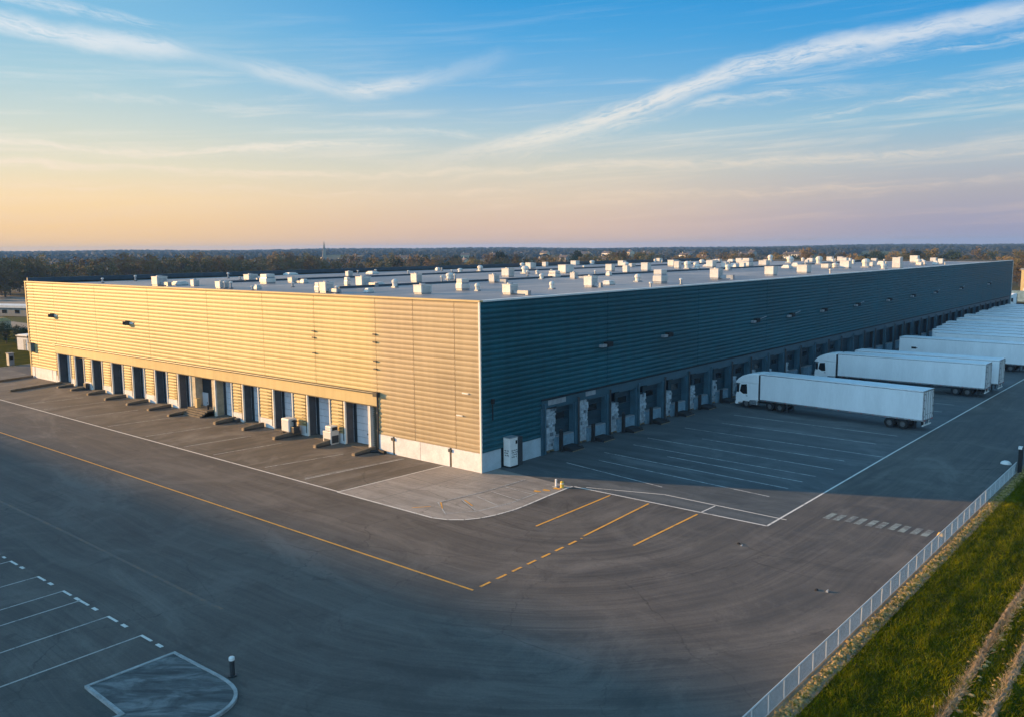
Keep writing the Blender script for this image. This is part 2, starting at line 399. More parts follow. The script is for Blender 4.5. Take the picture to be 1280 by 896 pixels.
sheet('asphalt_road', [(-103.5, -95), (33.5, -95), (33.5, 262), (-2, 262), (-2, 2), (-88, 2), (-88, 16), (-105.5, 16), (-105, 6), (-103.8, .7)], 0, 'asphalt')
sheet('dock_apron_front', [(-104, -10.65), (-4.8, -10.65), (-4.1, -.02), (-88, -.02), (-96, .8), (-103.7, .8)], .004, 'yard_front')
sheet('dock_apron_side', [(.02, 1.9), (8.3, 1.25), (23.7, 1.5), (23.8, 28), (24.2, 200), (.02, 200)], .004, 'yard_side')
arc = [(5.4, -10.95), (6.5, -10.6), (7.4, -9.9), (8.0, -8.9), (8.35, -7.7), (8.55, -6), (8.5, -4.5), (8.3, -2), (8.15, .9)]
sheet('corner_slab', [(-4.75, -10.95)]+arc+[(8.2, 1.2), (.02, 1.85), (.02, -.02), (-4.1, -.02)], .006, 'slab')

def line(b, pts, w, z=.012, dash=None):
    for (a, c) in zip(pts[:-1], pts[1:]):
        a = Vector(a); c = Vector(c); d = c-a; L = d.length; d.normalize(); n = Vector((-d.y, d.x))*w/2
        segs = [(-w/4, L+w/4)] if not dash else [(t, min(L, t+dash[0])) for t in np.arange(0, L, dash[0]+dash[1])]
        for t0, t1 in segs:
            # short pieces so that the edge of the paint is a little uneven
            k = max(1, int((t1-t0)/.8)); q = [t0+(t1-t0)*i/k for i in range(k+1)]
            for q0, q1 in zip(q[:-1], q[1:]):
                p0, p1 = a+d*q0, a+d*q1
                b.quad((p0.x+n.x, p0.y+n.y, z), (p0.x-n.x, p0.y-n.y, z), (p1.x-n.x, p1.y-n.y, z), (p1.x+n.x, p1.y+n.y, z))
    return b
b = MB(); line(b, [(-88, -10.8), (-4.8, -10.85)], .16); line(b, [(-4.75, -10.95)]+arc+[(8.2, 1.25)], .16, .014); line(b, [(-4.75, -10.9), (-4.1, -.3)], .15, .016)
struct(b.build('edge_line', 'line_white'))
b = MB(); line(b, [(8.35, 1.35), (23.75, 1.5), (23.8, 28.3), (24.1, 60), (24.4, 82), (24.6, 200)], .15); line(b, [(9.2, .9+.8), (14.8, 3.7), (24.2, 3.5)], .12, .016)
line(b, [(19.0, 1.55), (19.05, 3.4)], .11, .018)
struct(b.build('yard_edge_line', 'line_white'))
b = MB(); line(b, [(-95, -18.5), (16.1, -18.5)], .14)
struct(b.build('centre_line', 'line_yellow'))
b = MB(); line(b, [(16.1, -17.9), (15.75, -8.0)], .17, dash=(.85, .55))
for p_ in ([(12.0, -7.9), (11.8, 1.0)], [(15.6, -7.6), (15.1, 1.0)], [(19.0, -7.1), (19.0, .9)]): line(b, p_, .16, .014)
struct(b.build('bay_line_yellow', 'line_yellow'))
b = MB(); line(b, [(-40, -28.0), (-10.5, -28.1), (7.8, -28.4)], .2, .010)
struct(b.build('old_orange_line', 'line_orange'))
b = MB()
for k, (x0, y0, x1, y1) in enumerate([(3.4, 7.0, 13.6, 5.4), (5.1, 9.4, 21, 8.0), (3.8, 12.1, 21.2, 10.9), (9, 14.2, 21.3, 13.4), (4.2, 16.3, 21.5, 15.6), (3.7, 19.6, 21.8, 18.6), (8.0, 22.4, 21.5, 22.0), (4.2, 25.9, 24.0, 25.4), (6, 30.4, 21.5, 30.2), (5, 35.2, 22, 34.9), (5, 45.8, 22, 45.6), (5, 50.7, 22, 50.5), (5, 56, 22, 55.8), (5, 71, 22, 70.8), (5, 76, 22, 75.8), (5, 81, 22, 80.8)]):
    line(b, [(x0, y0), (x1, y1)], .12, .012)
struct(b.build('truck_bay_line', 'line_faded'))
b = MB()
for x in (-64.5, -59, -50.5, -43, -35, -27.7, -22.6): line(b, [(x-.6, -10.2), (x+.2, -3.6)], .10)
line(b, [(-9.8, -10.2), (-8.6, -.7)], .13); line(b, [(-10.05, -10.0), (-8.85, -.7)], .06); line(b, [(-15.6, -10.0), (-14.2, -2.8)], .10)
struct(b.build('dock_bay_line', 'line_faded'))
b = MB()
for k in range(-1, 9):
    x = 26.75+.68*k+(.05 if k % 2 else 0); y = 5.45+.03*k
    if k in (1, 5): y += .12
    b.quad((x-.2, y, .012), (x+.2, y, .012), (x+.27, y+1.5, .012), (x-.13, y+1.5, .012))
struct(b.build('crosswalk_marking', 'cross_paint'))
b = MB()
for k, x in enumerate((-8.2, -4.3, -1.0, 1.05, 4.2, 7.6)):
    line(b, [(x, -32.55), (x+.35, -46)], .11, .012)
line(b, [(-12, -32.55), (-11.7, -46)], .13)
struct(b.build('parking_bay_line', 'line_grey'))
b = MB()
for x in (-8.2, -4.3, -1.0, 1.05, 4.2, 7.6):
    line(b, [(x, -32.5), (x+.95, -32.5)], .14, .016); line(b, [(x+1.5, -32.5), (x+1.9, -32.5)], .19, .016)
line(b, [(-12.2, -32.5), (-9, -32.5)], .15, .016, dash=(.8, .6))
struct(b.build('parking_row_dash', 'line_white'))
b = MB()   # slab joints and worn hatching on the corner slab
for pts in ([(3.1, -8.2), (3.8, -4.2), (4.1, .6)], [(3.2, -8.2), (5.5, -9.8)], [(4.0, -6.6), (6.4, -7.8)], [(4.1, -5.2), (6.9, -6.0)], [(4.2, -3.6), (7.3, -4.1)], [(4.2, -2.0), (7.3, -2.3)], [(5.4, -9.7), (6.8, -7.8), (7.3, -5), (7.2, -1.5)]):
    line(b, pts, .07, .013)
struct(b.build('slab_joint_line', 'line_faded'))
b = MB()
for pts in ([(-3.9, -4.6), (1.2, -4.9), (4.0, -3.0)], [(-1.0, -10.8), (-.6, -5.0), (-.4, -.2)], [(3.25, -8.1), (3.95, -4.2), (4.25, .6)], [(4.1, -6.75), (6.45, -7.95)], [(4.3, -3.75), (7.35, -4.25)], [(.4, -2.2), (4.1, -1.6), (7.9, -1.3)]):
    line(b, pts, .05, .010)
struct(b.build('slab_joint', 'tar'))
b = MB()
for pts in ([(3.25, -8.0), (4.4, -9.0)], [(4.2, -6.5), (5.6, -7.2)], [(2.6, -10.2), (3.4, -9.2)]): line(b, pts, .10, .015)
struct(b.build('hatch_line', 'line_yellow'))

# raised parking island (kerb 0.12 m)
isl = [(10.62, -32.45), (14.3, -32.36), (14.9, -32.38), (15.4, -32.45), (15.85, -32.58), (16.25, -32.8), (16.55, -33.06), (16.8, -33.4), (16.97, -33.8), (17.06, -34.2), (17.1, -34.7), (17.1, -44), (14.0, -44), (14.0, -36.6), (10.65, -36.5)]
def offs(poly, d):
    n = len(poly); out = []
    for i in range(n):
        a, b_, c = Vector(poly[i-1]), Vector(poly[i]), Vector(poly[(i+1) % n])
        e0 = (b_-a).normalized(); e1 = (c-b_).normalized(); n0 = Vector((e0.y, -e0.x)); n1 = Vector((e1.y, -e1.x)); m = (n0+n1); m.normalize()
        out.append(tuple(b_+m*(d/max(.5, m.dot(n0)))))
    return out
inn = offs(isl, .15)
n = len(isl)
b = MB()
vs = [(x, y, 0) for x, y in isl]+[(x, y, .13) for x, y in isl]+[(x, y, .13) for x, y in inn]+[(x, y, .09) for x, y in inn]
fs = [(i, (i+1) % n, (i+1) % n+n, i+n) for i in range(n)]+[(i+n, (i+1) % n+n, (i+1) % n+2*n, i+2*n) for i in range(n)]+[(i+2*n, (i+1) % n+2*n, (i+1) % n+3*n, i+3*n) for i in range(n)]
b.add(vs, fs)
M['kerb'] = plain('painted_kerb', (.36, .36, .35), .85, var=.4, scale=2., bump=.2)
struct(b.build('parking_island_kerb', 'kerb'))
def strokes():
    m, nt, p = material('brushed_island_concrete')
    P = pos(nt); x, y, z = nt.xyz(P)
    d1 = nt.math('ADD', nt.math('MULTIPLY', x, .8), nt.math('MULTIPLY', y, .6)); d2 = nt.math('SUBTRACT', nt.math('MULTIPLY', y, .8), nt.math('MULTIPLY', x, .6))
    a = nt.noise(nt.vec(nt.math('MULTIPLY', d2, 1.5), nt.math('MULTIPLY', d1, .45), 0.), 1., 6, .65, .8)
    b_ = nt.noise(nt.scale(P, (5, 5, 5)), 1., 4, .7)
    k = nt.math('ADD', nt.math('MULTIPLY', nt.smooth(a, .3, .7), .75), nt.math('MULTIPLY', b_, .3))
    nt.put(p.inputs['Base Color'], nt.ramp(k, [(.15, (.045, .048, .048, 1)), (.5, (.095, .10, .10, 1)), (.9, (.20, .205, .20, 1))])); p.inputs['Roughness'].default_value = .85
    return m
M['island'] = strokes()
sheet('parking_island_top', inn, .092, 'island')

# ================================================================== WAREHOUSE
W = thing('warehouse', 'long flat roofed warehouse with champagne front wall, dark blue side wall and loading docks', 'warehouse')
def ribs(z0, z1, pitch=.42, d=.06):
    """side profile of ribbed sheet: (out, z) points from z0 to z1"""
    n = max(1, round((z1-z0)/pitch)); pitch = (z1-z0)/n; pts = []
    for k in range(n):
        for t, o in ((0, .93), (.10, 1.), (.30, 1.), (.37, .88), (.47, .12), (.53, 0.), (.60, 0.), (.68, .13), (.88, .72)):
            pts.append((o*d, z0+(k+t)*pitch))
    pts.append((.93*d, z1)); return pts
def clad(b, face, a0, a1, z0, z1, seams=(), gap=.05, pitch=.42, d=.042):
    cuts = sorted([a0]+[s for s in seams if a0 < s < a1]+[a1])
    prof = ribs(z0, z1, pitch, d)
    for s0, s1 in zip(cuts[:-1], cuts[1:]):
        s0 += gap/2 if s0 != a0 else 0; s1 -= gap/2 if s1 != a1 else 0
        n = len(prof); base = .02
        if face == 'front': vs = [(s0, -(base+o), z) for o, z in prof]+[(s1, -(base+o), z) for o, z in prof]
        else: vs = [(base+o, s0, z) for o, z in prof]+[(base+o, s1, z) for o, z in prof]
        b.add(vs, [(i, i+n, i+n+1, i+1) for i in range(n-1)])
        # closed ends
        for k, s_ in ((0, s0), (n, s1)):
            if face == 'front': vs2 = [vs[k+i] for i in range(n)]+[(s_, .02, z1), (s_, .02, z0)]
            else: vs2 = [vs[k+i] for i in range(n)]+[(-.02, s_, z1), (-.02, s_, z0)]
            b.add(vs2, [tuple(range(len(vs2)))])
    return b
fseams = [-2.8, -7.7, -12.55, -21.4, -29.9, -40.4, -53.5, -67.4, -80, -86.6]
b = MB()
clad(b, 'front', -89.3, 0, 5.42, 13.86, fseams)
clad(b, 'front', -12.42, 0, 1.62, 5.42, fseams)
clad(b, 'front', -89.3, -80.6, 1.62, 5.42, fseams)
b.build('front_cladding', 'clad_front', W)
sseams = [18, 36, 54, 75, 97, 120, 145, 171]
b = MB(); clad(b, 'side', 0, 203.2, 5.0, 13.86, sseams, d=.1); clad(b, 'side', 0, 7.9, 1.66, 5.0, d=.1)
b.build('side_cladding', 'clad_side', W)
# backing walls (seen in the joints)
b = MB(); b.box(-89.3, -.02, .02, .3, 4.2, 13.8); b.box(-12.42, -.02, .02, .3, 0, 4.2); b.box(-89.3, -80.6, .02, .3, 0, 4.2); b.box(-89.3, -89.05, .3, 203, 0, 13.8); b.box(-89.0, -.3, 202.9, 203.15, 0, 13.8)
b.build('front_backing_wall', 'joint', W)
b = MB(); b.box(-.3, -.02, .3, 203.2, 4.15, 13.8); b.box(-.3, -.02, .3, 8.0, 0, 4.15); b.build('side_backing_wall', 'joint_side', W)
# concrete plinths, with joints left open
for x0, x1 in ((-12.4, -10.6), (-10.35, -7.1), (-7.05, -3.55), (-3.3, -.0), (-89.3, -88.1), (-87.9, -82.1), (-81.95, -80.75)): MB().box(x0, x1, -.09, .02, 0, 1.6).build('front_plinth', 'concrete', W)
for q0, q1 in ((-.09, 2.3), (4.3, 7.85)): MB().box(.02, .09, q0, q1, 0, 1.62).build('side_plinth', 'concrete_side', W)
# dark drain slots in the plinth and corner trim
for q0, q1, q2 in ((-10.58, -10.37, 1.5), (-3.52, -3.33, 1.5), (-88.08, -87.92, 1.6)): MB().box(q0, q1, -.06, .02, 0, q2).build('plinth_slot', 'joint', W)
for q0, q1 in ((-10.72, -10.3), (-3.62, -3.25)): MB().box(q0, q1, -.2, -.07, 1.27, 1.52).build('rain_hopper', 'steel_dark', W)
b = MB(); b.box(-.07, .095, -.12, .02, 0, 13.86); b.build('corner_trim', 'trim_pale', W)
b = MB(); b.box(-89.42, -89.1, -.12, .02, 0, 13.86); b.build('corner_trim', 'fascia_front', W)
b = MB(); b.box(-.05, .14, 203.0, 203.3, 0, 13.86); b.build('corner_trim', 'trim_pale', W)
# coping
b = MB(); b.box(-89.45, .13, -.15, .25, 13.86, 14.0); b.build('front_coping', 'fascia_front', W)
b = MB(); b.box(-.3, .15, .25, 203.3, 13.86, 14.0); b.build('side_coping', 'white_metal', W)
b = MB(); b.box(-89.45, -89.05, .25, 203.3, 13.7, 14.45); b.box(-89.05, -.3, 202.9, 203.3, 13.7, 14.0); b.build('rear_parapet', 'parapet', W)
b = MB(); b.add([(-89.2, .2, 13.62), (-.2, .2, 13.62), (-.2, 203, 13.62), (-89.2, 203, 13.62)], [(0, 1, 2, 3)]); roof = b.build('roof', 'roof', W)
# roof upstands between roof bays (low dark fins running along the roof)
b = MB()
for x in (-64, -34): b.box(x-.15, x+.15, 9+abs(x)*.12, 201, 13.62, 13.88)
b.build('roof_upstand', 'parapet', W)

# ---- front docks
doors = [(-79.8, -75.9), (-74.5, -71.8), (-69.4, -66.5), (-63.8, -60.8), (-58.3, -55.3), (-52.7, -49.9), (-47.4, -44.6), (-39.5, -36.2), (-34.1, -31.2), (-28.6, -25.3), (-22.9, -19.4), (-17.2, -13.75)]
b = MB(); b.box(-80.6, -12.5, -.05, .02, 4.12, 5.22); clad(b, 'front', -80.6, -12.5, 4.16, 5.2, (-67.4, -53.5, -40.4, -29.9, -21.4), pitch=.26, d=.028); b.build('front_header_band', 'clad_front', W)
b = MB(); b.box(-80.6, -12.5, -.13, .0, 4.06, 4.13); b.build('header_drip', 'joint', W)
b = MB(); b.tube((-80.9, -.2, 5.31), (-12.4, -.2, 5.31), .085, 8)
for x in np.arange(-78, -13, 6.): b.box(x-.05, x+.05, -.2, .0, 5.22, 5.40)
b.build('gutter_pipe', 'steel_dark', W)
b = MB(); b.box(-12.75, -12.2, -.45, -.03, 5.05, 5.45); b.build('rain_hopper', 'steel_dark', W)
b = MB(); b.tube((-12.47, -.14, 5.05), (-12.47, -.14, .25), .07, 8); b.box(-12.57, -12.37, -.24, -.02, 3.5, 3.62); b.box(-12.57, -12.37, -.24, -.02, 1.9, 2.0); b.build('downpipe', 'steel_dark', W)
# piers between the doors
edges = [-80.7]+[v for d in doors for v in d]+[-12.5]
piers = [(edges[i], edges[i+1]) for i in range(0, len(edges), 2)]
for i, (x0, x1) in enumerate(piers):
    if i == 7:      # niche between the seventh and eighth door: buff blocks and a dark way in
        for q0, q1 in ((x0, x0+.9), (x1-.75, x1)):
            b = MB()
            for r in range(20): b.box(q0+rnd.uniform(0, .012), q1-rnd.uniform(0, .012), -.03-rnd.uniform(0, .015), .9, .2*r+.005, .2*r+.19)
            b.build('niche_pier', 'block', W)
        b = MB(); b.box(x0+1.5, x0+1.95, -.55, -.1, 0, 1.7); b.build('niche_post', 'fascia_front', W)
        b = MB(); b.box(x0+.9, x1-.75, .85, .95, 0, 4.1); b.build('niche_back', 'dark', W)
        b = MB(); b.box(x0+.95, x0+2.1, .75, .82, .05, 2.2); n_ = b.build('side_door', 'door_front', W); MB().box(x0+1.95, x0+2.0, .68, .75, 1.0, 1.15).build('handle', 'steel_dark', n_)
        b = MB(); [b.box(x0+.5, x1-.5, -.9-.3*s_, .75-.3*s_, 0, .17*(4-s_)) for s_ in range(4)]; b.build('niche_step', 'guide', W)
        continue
    w = x1-x0
    if i == 12:     # louvred recess beside the last door
        b = MB(); b.box(x0, x0+.22, -.12, .9, 0, 4.1); b.build('door_jamb', 'trim_pale', W)
        b = MB(); b.box(x0+.22, x1+.05, .5, .56, 0, 4.1)
        for k in range(20): b.quad((x0+.22, .18, .1+.2*k), (x1, .18, .1+.2*k), (x1, .48, .25+.2*k), (x0+.22, .48, .25+.2*k))
        b.build('louvre', 'louvre', W); continue
    b = MB(); b.box(x0, x1, .02, .95, 0, 4.12); b.build('dock_pier', 'jamb', W)
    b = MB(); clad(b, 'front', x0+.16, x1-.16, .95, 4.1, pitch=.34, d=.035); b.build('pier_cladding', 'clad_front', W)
    b = MB(); b.box(x0+.1, x1-.1, -.08, .02, 0, .93); b.build('pier_plinth', 'concrete', W)
    # slatted grille strip and a cable pipe on the wider piers
    if w > 1.6:
        b = MB(); g0 = x1-.95
        for k in range(9): b.box(g0, g0+.55, -.115, -.085, 1.1+.32*k, 1.16+.32*k)
        b.build('pier_grille', 'joint', W)
    b = MB(); b.tube((x1-.22, -.14, .3), (x1-.22, -.14, 4.05), .035, 6); b.build('cable_pipe', 'steel_dark', W)
for i, (x0, x1) in enumerate(doors):
    d = MB()
    for k in range(6): d.box(x0+.02, x1-.02, .90+.004*(k % 2), .95, .67*k+.02, .67*k+.66)
    dr = d.build('dock_door', 'door_front', W)
    MB().box(x0+.02, x1-.02, .84, .885, .02, .09).build('door_seal', 'black', dr)
    MB().box((x0+x1)/2+.3, (x0+x1)/2+.55, .85, .89, 1.0, 1.12).build('handle', 'steel_dark', dr)
    MB().box(x0+.12, x0+.55, .87, .905, .1, 4.0).build('door_shade_strip', 'dark', dr)  # dark strip standing in for the left jamb's shade on the door
    MB().box(x0-.02, x0+.13, -.17, .02, 0, 4.1).build('door_jamb', 'trim_pale', W)
    MB().box(x1-.1, x1+.03, -.12, .02, 0, 4.1).build('door_jamb', 'trim_pale', W)
    MB().box(x0+.1, x1-.1, -.35, .86, -.01, .06).build('door_sill', 'guide', W)
for x_, zs in ((-12.55, (9.9, 10.6, 8.2, 7.5)), (-21.4, (10.4, 9.8, 8.3))):
    for z_ in zs: MB().box(x_-.28, x_+.12, -.2, -.08, z_-.06, z_+.06).build('seam_clip', 'steel_dark', W)
for x_, z_ in ((-1.6, 6.4), (-2.3, 4.5)): MB().box(x_-.35, x_+.35, -.16, -.08, z_-.05, z_+.05).build('name_rail', 'trim_pale', W)
# wall lights front
def wall_light_front(x, z, s=1.):
    l = MB().box(x-.45*s, x+.45*s, -.62, -.1, z-.28, z+.28).build('wall_light', 'steel_dark', W, bevel=.03)
    MB().box(x-.38*s, x+.38*s, -.645, -.6, z-.22, z+.2).build('lens', 'glass', l)
    MB().box(x+.45*s, x+1.7*s, -.13, -.085, z-.13, z+.1).build('junction_plate', 'trim_pale', l)
wall_light_front(-80.4, 9.4, .8); wall_light_front(-58.6, 9.4, .8)
s_ = MB().box(-88.6, -87.6, -.6, -.12, 3.8, 5.0).build('wall_cabinet', 'hut_blue', W, bevel=.03); MB().box(-88.6, -87.6, -.65, -.1, 5.0, 5.1).build('lid', 'steel_dark', s_)

# ---- side docks
Y0 = 7.95
cols = [Y0, 12.95]+[12.95+5.2*k for k in range(1, 37)]
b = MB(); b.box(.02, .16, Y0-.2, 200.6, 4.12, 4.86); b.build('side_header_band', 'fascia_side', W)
b = MB(); b.box(.02, .24, Y0-.2, 200.8, 4.86, 4.97); b.build('side_gutter', 'joint_side', W)
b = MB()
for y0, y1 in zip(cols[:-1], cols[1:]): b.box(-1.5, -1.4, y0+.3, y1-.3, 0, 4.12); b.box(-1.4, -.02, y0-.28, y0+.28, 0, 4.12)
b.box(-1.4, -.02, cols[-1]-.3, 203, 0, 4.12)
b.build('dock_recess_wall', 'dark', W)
b = MB(); clad(b, 'side', 200.6, 203.1, 0.3, 5.0); b.build('end_cladding', 'clad_side', W)
for i, (y0, y1) in enumerate(zip(cols[:-1], cols[1:])):
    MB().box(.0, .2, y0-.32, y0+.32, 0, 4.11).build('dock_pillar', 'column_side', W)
    c_ = MB().tube((.3, y0+.1, .1), (.3, y0+.1, 4.45), .085, 8).dome((.3, y0+.1, 4.45), .14, .12, 8, 2).build('downpipe', 'steel_dark' if i % 3 else 'column_side', W)
    d = MB(); dy0 = y0+2.0
    top = 4.1
    for k in range(4): d.box(-.55+.006*(k % 2), -.45, dy0, y1-.34, 1.32+.69*k, 1.99+.69*k)
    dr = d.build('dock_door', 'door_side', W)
    if i < 14:
        MB().box(-.44, -.40, dy0+.5, dy0+.6, 1.4, 1.9).build('handle', 'steel_dark', dr)
        q = MB(); q.box(-.445, -.425, dy0+.55, y1-1.2, 2.75, 3.35); q.build('door_window', 'glass', dr)
    MB().box(-.5, .06, dy0-.1, y1-.33, 0, 1.28).build('dock_wall', 'dock_wall', W)
    MB().box(-.4, .1, dy0, y1-.5, 1.28, 1.36).build('leveller_lip', 'grey_metal', W)
    if i < 16: MB().box(-.44, .07, y1-.44, y1-.34, 1.3, 4.1).box(-.44, .07, dy0, y1-.44, 3.98, 4.1).build('door_frame', 'column_side', W)
MB().box(.0, .2, cols[-1]-.32, cols[-1]+.32, 0, 4.11).build('dock_pillar', 'column_side', W)
for k, y in enumerate((17.8, 29.2, 50.6, 61.5, 73.2, 87.2, 102.9, 116.7, 131.4, 150.9, 176.7)):
    l = MB().box(.1, .62, y-.45, y+.45, 8.72, 9.18).build('wall_light', 'black', W, bevel=.03)
    MB().box(.12, .5, y-1.25, y-.45, 8.74, 9.0).build('lamp_arm', 'grey_metal', l)
    if k in (2, 3, 5, 8, 9, 10): MB().tube((.16, y+.4, 8.95), (.16, y+3.2, 9.25), .05, 6).build('conduit', 'grey_metal', l)
b = MB(); b.box(.1, .3, 1.1, 1.35, 5.55, 5.95); b.tube((.2, 1.2, 5.5), (.2, 1.2, 4.2), .05, 6); b.build('call_point', 'black', W)
b = MB(); b.box(.165, .19, 8.6, 11.2, 4.35, 4.8); b.build('dock_sign_plate', 'grey_metal', W)
b = MB(); b.box(.165, .19, 14.3, 15.9, 4.4, 4.8); b.build('dock_sign_plate', 'grey_metal', W)

# control cabinet at the foot of the dark wall, with scribbled notices
cb = thing('control_cabinet', 'tall pale metal cabinet with scrawled notices standing at the dark wall near the corner', 'cabinet', (.42, 3.2, 0))
MB().box(-.30, .42, -.62, .38, .12, 2.5).build('cabinet_body', 'white_metal', cb, bevel=.02)
MB().box(-.30, .36, .42, 1.1, 0, 2.45).build('side_housing', 'steel_dark', cb, bevel=.02)
MB().box(-.34, .45, -.65, .41, 2.5, 2.56).build('cabinet_roof', 'grey_metal', cb)
MB().box(-.2, .5, -.6, .38, 0, .12).build('cabinet_base', 'black', cb)
b = MB()
for z, segs in ((1.45, [(-.45, -.3), (-.2, .05), (.15, .3)]), (1.27, [(-.42, -.1), (0, .32)]), (1.09, [(-.3, -.22), (-.12, .25)]), (.9, [(-.4, -.05), (.1, .2)])):
    for a_, c_ in segs:
        b.box(.421, .428, a_, c_, z-.035, z+.015); b.box(.421, .428, c_-.04, c_, z-.1, z+.05)
b.build('notice_lettering', 'black', cb)
b = MB()
for z, segs in ((1.45, [(-.2, -.05), (.05, .25)]), (1.25, [(-.2, .2)]), (1.05, [(-.15, 0), (.08, .25)])):
    for a_, c_ in segs: b.box(a_, c_, -.628, -.621, z-.035, z+.02); b.box(c_-.04, c_, -.628, -.621, z-.1, z+.05)
b.build('notice_lettering', 'black', cb)
MB().box(.421, .45, .1, .3, 1.95, 2.25).build('meter_window', 'black', cb)

# stacked goods, posts and bumpers in the first bays of the dark wall
for i in range(11):
    y0, y1 = cols[i], cols[i+1]
    top = (3.9, 3.9, 2.9, 3.0, 2.7, 2.6, 2.6, 2.4, 2.6, 2.2, 2.4)[i]
    t = thing('stacked_goods', f'wrapped pale cartons in the {ORD[i]} dock bay along the dark wall', 'cartons', (-.62, y0+1.15, 0), 0, 'wrapped goods in the dock bays')
    a = MB(); u_ = rnd.random
    z = .16
    while z < top:
        h = rnd.choice((.16, .2, .26, .32))
        y = -.82
        while y < .96:
            w_ = rnd.uniform(.18, .5)
            a.cur = rnd.choice((0, 0, 0, 0, 0, 0, 0, 0, 1, 1, 1, 1, 1, 2))
            a.box(-.5, .5+rnd.uniform(-.14, .06), y+.012, min(1.02, y+w_)-.012, z+.006, z+h-.016)
            y += w_
        z += h
    a.build('wrapped_cartons', ['carton', 'carton_mid', 'carton_dark', 'carton_brown'], t)
    q = MB()
    for yy in (-.7, 0, .7): q.box(-.5, .5, yy-.06, yy+.06, 0, .1)
    for k in range(6): q.box(-.5+.17*k, -.4+.17*k, -.82, 1.02, .1, .14)
    q.build('pallet', 'wood', t)
    if i < 9:
        p_ = thing('guard_post', f'black steel guard post at the {ORD[i]} dock bay along the dark wall', 'post', (.55, y0+2.05, 0), 0, 'guard posts at the dark dock wall')
        MB().box(-.14, .14, -.14, .14, .02, (1.9, 1.75, 1.9, 1.8, 1.7, 1.7, 1.6, 1.6, 1.6)[i]).build('post', 'black', p_, bevel=.02)
        MB().box(-.24, .24, -.24, .24, 0, .04).build('base_plate', 'steel_dark', p_); MB().box(-.1, .1, -.1, .1, 1.9 if i in (0, 2) else 1.6, 2.05 if i in (0, 2) else 1.62).build('cap', 'steel_dark', p_)
        p_ = thing('wheel_stop', f'low black wheel stop at the {ORD[i]} dock bay along the dark wall', 'wheel stop', (.62, y0+3.35, 0), 0, 'wheel stops at the dark dock wall')
        MB().prism([(-.45, 0), (.9, 0), (.9, .16), (.5, .34), (-.45, .36)], -.85, .85).build('stop_block', 'black', p_, bevel=.02)
        MB().box(.9, .94, -.9, .9, .02, .08).build('edge_strip', 'rust', p_); MB().box(.5, .8, .45, .8, .22, .36).build('rubber_pad', 'steel_dark', p_)

# front: concrete wheel guides and small machines at the dock doors
def guide(x, y1, L, i, h=.42):
    o = thing('wheel_guide', f'low concrete wheel guide beside the {ORD[i]} lit dock door from the left', 'wheel guide', (x, y1, 0), rnd.uniform(-.06, .06), 'wheel guides at the lit dock doors')
    b = MB(); n_ = 6; vs = []
    for k in range(n_+1):
        t = k/n_; y = -L*t; hh = h*(1-.35*t*t); wv = .24-.03*t
        vs += [(-wv, y, 0), (wv, y, 0), (wv*.8, y, hh), (-wv*.8, y, hh)]
    fs = [(0, 1, 2, 3)]+[(4*k+a, 4*k+4+a, 4*k+4+(a+1) % 4, 4*k+(a+1) % 4) for k in range(n_) for a in range(4)]+[(4*n_+3, 4*n_+2, 4*n_+1, 4*n_)]
    b.add(vs, fs).build('guide_block', 'guide', o, bevel=.03)
    MB().box(-.2, .2, -L-.1, -L+.02, 0, h*.55).build('nose_cap', 'rust', o)
    MB().box(.2, .27, -L+.1, -.1, .02, .14).build('steel_edge', 'steel_dark', o)
gx = [-75.2, -71.0, -65.9, -60.2, -54.6, -49.2, -43.9, -35.6, -30.4, -24.2, -18.3, -13.0]
for i, x in enumerate(gx): guide(x+.1, -.25, (2.0, 2.0, 2.2, 2.6, 2.6, 2.8, 3.2, 2.4, 2.3, 2.9, 2.6, 2.4)[i], i, (.35, .38, .42, .42, .42, .4, .4, .5, .5, .5, .5, .42)[i])
for x_, L_, lab in ((-88.9, 5.5, 'long low dark kerb at the far left corner of the lit wall'), (-78.9, 8., 'long low dark kerb at the foot of the first lit dock door')):
    o = MB().prism([(-.22, 0), (.22, 0), (.17, .3), (-.17, .3)], -L_, -.2).build('kerb_block', 'guide', None, bevel=.03); tag(o, lab, 'kerb'); o.location = (x_, 0, .004); o.rotation_euler = (0, 0, .28)
t = thing('site_generator', 'white boxy generator cart with dark engine end beside the tenth lit dock door', 'generator', (-24.7, -.95, 0))
MB().box(-.75, .55, -.5, .5, .42, 1.75).build('canopy', 'off_white', t, bevel=.12); MB().box(-.7, .5, -.45, .45, .2, .42).build('chassis', 'black', t); MB().box(.55, 1.15, -.35, .35, .35, 1.0).build('engine', 'steel_dark', t, bevel=.05)
MB().tube((.8, 0, 1.0), (.8, 0, 1.5), .12, 8).dome((.8, 0, 1.5), .3, .14, 10, 3).build('exhaust', 'black', t)
for sx in (-.45, .25): MB().tube((sx, -.58, .2), (sx, -.48, .2), .2, 12).build('wheel', 'black', t)
t = thing('pump_housing', 'cream box with two dark grilles beside the eleventh lit dock door', 'pump box', (-18.5, -.75, 0))
MB().box(-.6, .6, -.5, .5, 0, 1.25).build('housing', 'off_white', t, bevel=.05); MB().box(-.4, .5, -.54, -.5, .15, .55).build('grille', 'steel_dark', t); MB().box(.6, .63, -.38, .38, .15, .85).build('grille', 'steel_dark', t); MB().box(-.35, .55, -.42, .42, 1.25, 1.75).build('hood', 'off_white', t, bevel=.08); MB().box(.55, .58, -.3, .3, 1.35, 1.65).build('grille', 'black', t)
